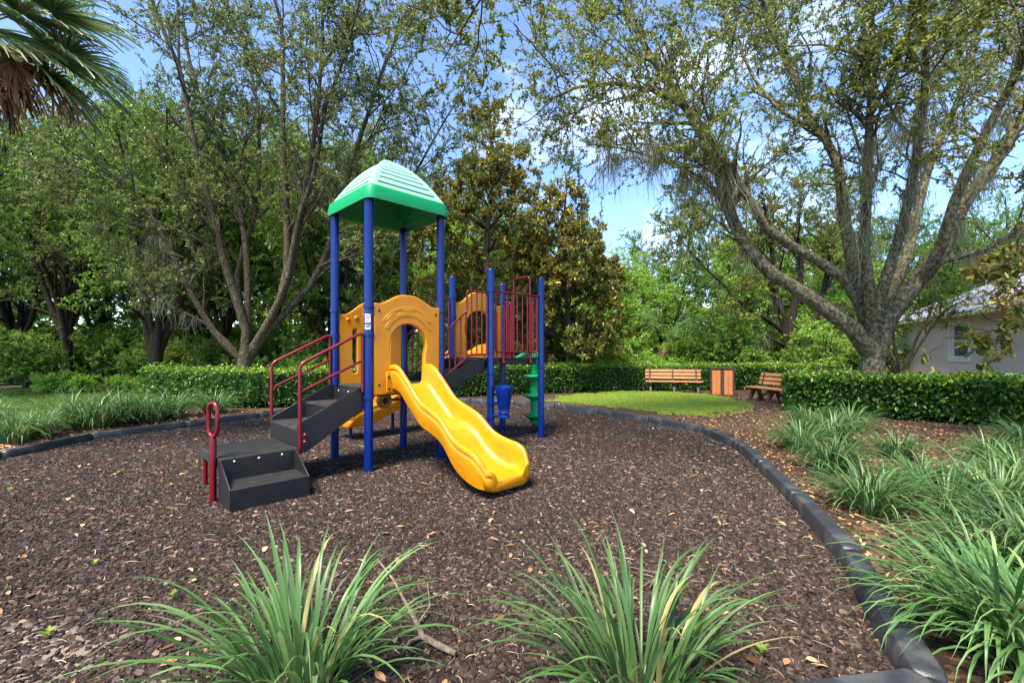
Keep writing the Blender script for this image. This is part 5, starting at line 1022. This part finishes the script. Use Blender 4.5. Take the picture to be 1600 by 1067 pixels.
mb.tube([(*G(652, 985)[:2], .03), (*G(672, 960)[:2], .05), (*G(668, 925)[:2], .06)], [.009, .006, .003], 6); mb.tube([(*G(660, 1003)[:2], .03), (*G(640, 1012)[:2], .035), (*G(628, 1030)[:2], .03)], [.01, .008, .004], 6)
tag(mb.build('fallen_stick', M_stick, None, 60), 'dry forked grey stick lying on the mulch by the grass clump', 'stick')
q = [G(1037, 860), G(1035, 885), G(1030, 905), G(1015, 925)]; mb = MB().tube([(p_[0], p_[1], .09 - .02 * i) for i, p_ in enumerate(q)], [.003, .005, .006, .004], 6)
for a_, b_ in (((1030, 905), (985, 890)), ((1030, 905), (1065, 915)), ((1025, 912), (990, 930))): mb.tube([(*G(*a_)[:2], .04), (*G(*b_)[:2], .02)], [.004, .002], 5)
tag(mb.build('dead_twig', M_stick, None, 60), 'dead pale twig with side shoots on the mulch beyond the right clump', 'twig')
# ------------------------------------------------------------------ fan palm on the far left, its trunk outside the frame
pb = np.array([-7.75, 6.5, 0.]); fp = empty('fan_palm', pb); tag(fp, 'fan palm with green fronds and brown dead fronds hanging at the top left', 'palm'); CZ = 6.1
MB().tube([(0, 0, -.1), (.03, .02, 2), (.0, .03, 4), (0, 0, CZ)], [.22, .19, .17, .2], 14).build('trunk', M_bark, fp, 60)
def fan(rg, dirv, pet, rad_, dead, seed):
    dirv = nrm(np.asarray(dirv, float)); e_ = dirv.copy(); p_ = np.zeros(3); pts = [p_.copy()]
    for j in range(6): p_ = p_ + e_ * pet / 6; e_ = nrm(e_ + np.array([0, 0, -.10 if not dead else -.25])); pts.append(p_.copy())
    s_ = nrm(np.cross(e_, [0, 0, 1.])); u = np.cross(s_, e_); n = 46; V = []; F = []; T_ = []
    for i in range(n):
        a = R(-125 + 250 * i / (n - 1)); L_ = rad_ * (.62 + .38 * math.cos(a * .6)) * rg.uniform(.92, 1.05); d_ = e_ * math.cos(a) + s_ * math.sin(a) + u * (.25 * abs(math.sin(a)) - .05); d_ = d_ / np.linalg.norm(d_); q_ = p_.copy(); w_ = .026 if not dead else .018; sv = np.cross(d_, u); sv /= np.linalg.norm(sv); tt = rg.uniform(0, 1); b = len(V)
        prof = (.3, .9, 1, .7, .35, .05)
        for j in range(6):
            V += [q_ - sv * w_ * prof[j] + u * .008 * (1 if i % 2 else -1), q_ + sv * w_ * prof[j] - u * .008 * (1 if i % 2 else -1)]; T_ += [tt, tt]
            q_ = q_ + d_ * L_ / 5; d_ = d_ + np.array([0, 0, (-.05 - .10 * j * (j > 2)) if not dead else -.32]) + rg.normal(size=3) * (.012 if not dead else .09); d_ /= np.linalg.norm(d_)
        F += [(b + 2 * j, b + 2 * j + 1, b + 2 * j + 3, b + 2 * j + 2) for j in range(5)]
    me = np_mesh('frond', V, F, 4, T_); o = link('frond', me, M_palmdead if dead else M_palm, fp, (0, 0, CZ)); 
    if dead: o['label'] = 'brown dead frond hanging down'
    MB().tube([tuple(q_) for q_ in pts], [.022, .018, .015, .013, .012, .011, .01], 6).build('petiole', M_petiole_dead if dead else M_petiole, o, 60)
M_petiole = solid('green_petiole', lin(120, 132, 84), .5, .1); M_petiole_dead = solid('brown_petiole', lin(110, 84, 62), .8, .15)
rg = np.random.default_rng(130)
for d_, pet, r_, dead in [((.9, -.2, .35), 1.0, 1.05, 0), ((.85, .3, .05), 1.0, 1.0, 0), ((.8, -.5, -.05), .95, .95, 0), ((.6, .1, .9), 1.0, 1.0, 0), ((.3, .8, .5), 1.0, 1.0, 0), ((.2, -.9, .4), 1.0, 1.0, 0), ((-.8, .3, .4), 1.0, 1.0, 0), ((-.6, -.6, .5), 1.0, 1.0, 0), ((-.5, .7, .5), 1, 1, 0), ((.1, .1, 1), .9, .9, 0), ((.95, .1, .6), 1.15, 1.05, 0), ((1, -.05, .12), 1.1, 1.1, 0), ((.8, .6, .3), 1.0, 1.0, 0), ((.7, -.35, .6), 1.05, 1.05, 0), ((.9, .15, -.2), .9, 1.0, 0), ((.7, .5, -.2), .9, .9, 0),
                          ((1, -.1, -.05), .95, .8, 1), ((.95, .2, .05), 1.1, .75, 1), ((.75, -.1, -.55), .75, .75, 1), ((.5, -.5, -.6), .7, .7, 1), ((.35, .6, -.6), .7, .7, 1), ((-.4, .3, -.8), .7, .7, 1), ((.9, .35, -.35), .6, .7, 1), ((.4, .1, -.8), .6, .7, 1)]: fan(rg, d_, pet, r_, dead, 0)
# ------------------------------------------------------------------ feather palm beyond the hedge
pc = W(1045, 560, 24.0); qp = empty('feather_palm', (pc[0], 24.0, 0)); tag(qp, 'feather palm with drooping green fronds behind the bench', 'palm')
MB().tube([(0, 0, -.1), (.05, 0, 1), (0, 0, 2.1)], [.14, .11, .1], 12).build('trunk', M_bark, qp, 60); rg = np.random.default_rng(140)
def feather(az, el, L_, dead):
    d_ = np.array([math.cos(az) * math.cos(el), math.sin(az) * math.cos(el), math.sin(el)]); p_ = np.zeros(3); pts = []; V = []; F = []; T_ = []
    for j in range(30):
        pts.append(p_.copy()); p_ = p_ + d_ * L_ / 30; d_ = d_ + np.array([0, 0, -.055 if not dead else -.11]); d_ /= np.linalg.norm(d_)
        if j < 3: continue
        s_ = np.cross(d_, [0, 0, 1.]); s_ /= np.linalg.norm(s_)
        for sg in (-1, 1):
            for e_ in range(2):
                l_ = .62 * math.sin(math.pi * (j + 2) / 34) * rg.uniform(.8, 1.1); ld_ = d_ * .45 + s_ * sg * .8 + rg.normal(size=3) * .18; q_ = p_ - d_ * L_ / 60 * e_; b = len(V)
                for m_ in range(4): V += [q_ - d_ * .016 * (1 - m_ / 3.3), q_ + d_ * .016 * (1 - m_ / 3.3)]; ld_ = ld_ / np.linalg.norm(ld_); q_ = q_ + ld_ * l_ / 3; ld_ = ld_ + [0, 0, -.42]
                tt = rg.uniform(); T_ += [tt] * 8; F += [(b + 2 * m_, b + 2 * m_ + 1, b + 2 * m_ + 3, b + 2 * m_ + 2) for m_ in range(3)]
    o = link('frond', np_mesh('frond', V, F, 4, T_), M_palmdead if dead else M_leafbright2, qp, (0, 0, 2.1)); MB().tube([tuple(q_) for q_ in pts], list(np.linspace(.022, .004, 30)), 5).build('midrib', M_petiole, o, 60)
    if dead: o['label'] = 'pale dead frond'
M_leafbright2 = leafy('feather_palm_leaf', [(0, lin(66, 104, 52)), (.6, lin(108, 150, 84)), (1, lin(156, 190, 116))], .4, .35)
for i in range(11): feather(i * 2.4 + .3, R(38 + 40 * rg.uniform()), rg.uniform(2.3, 3.0), False)
feather(-.5, R(0), 1.7, True); feather(-2.4, R(-10), 1.5, True)
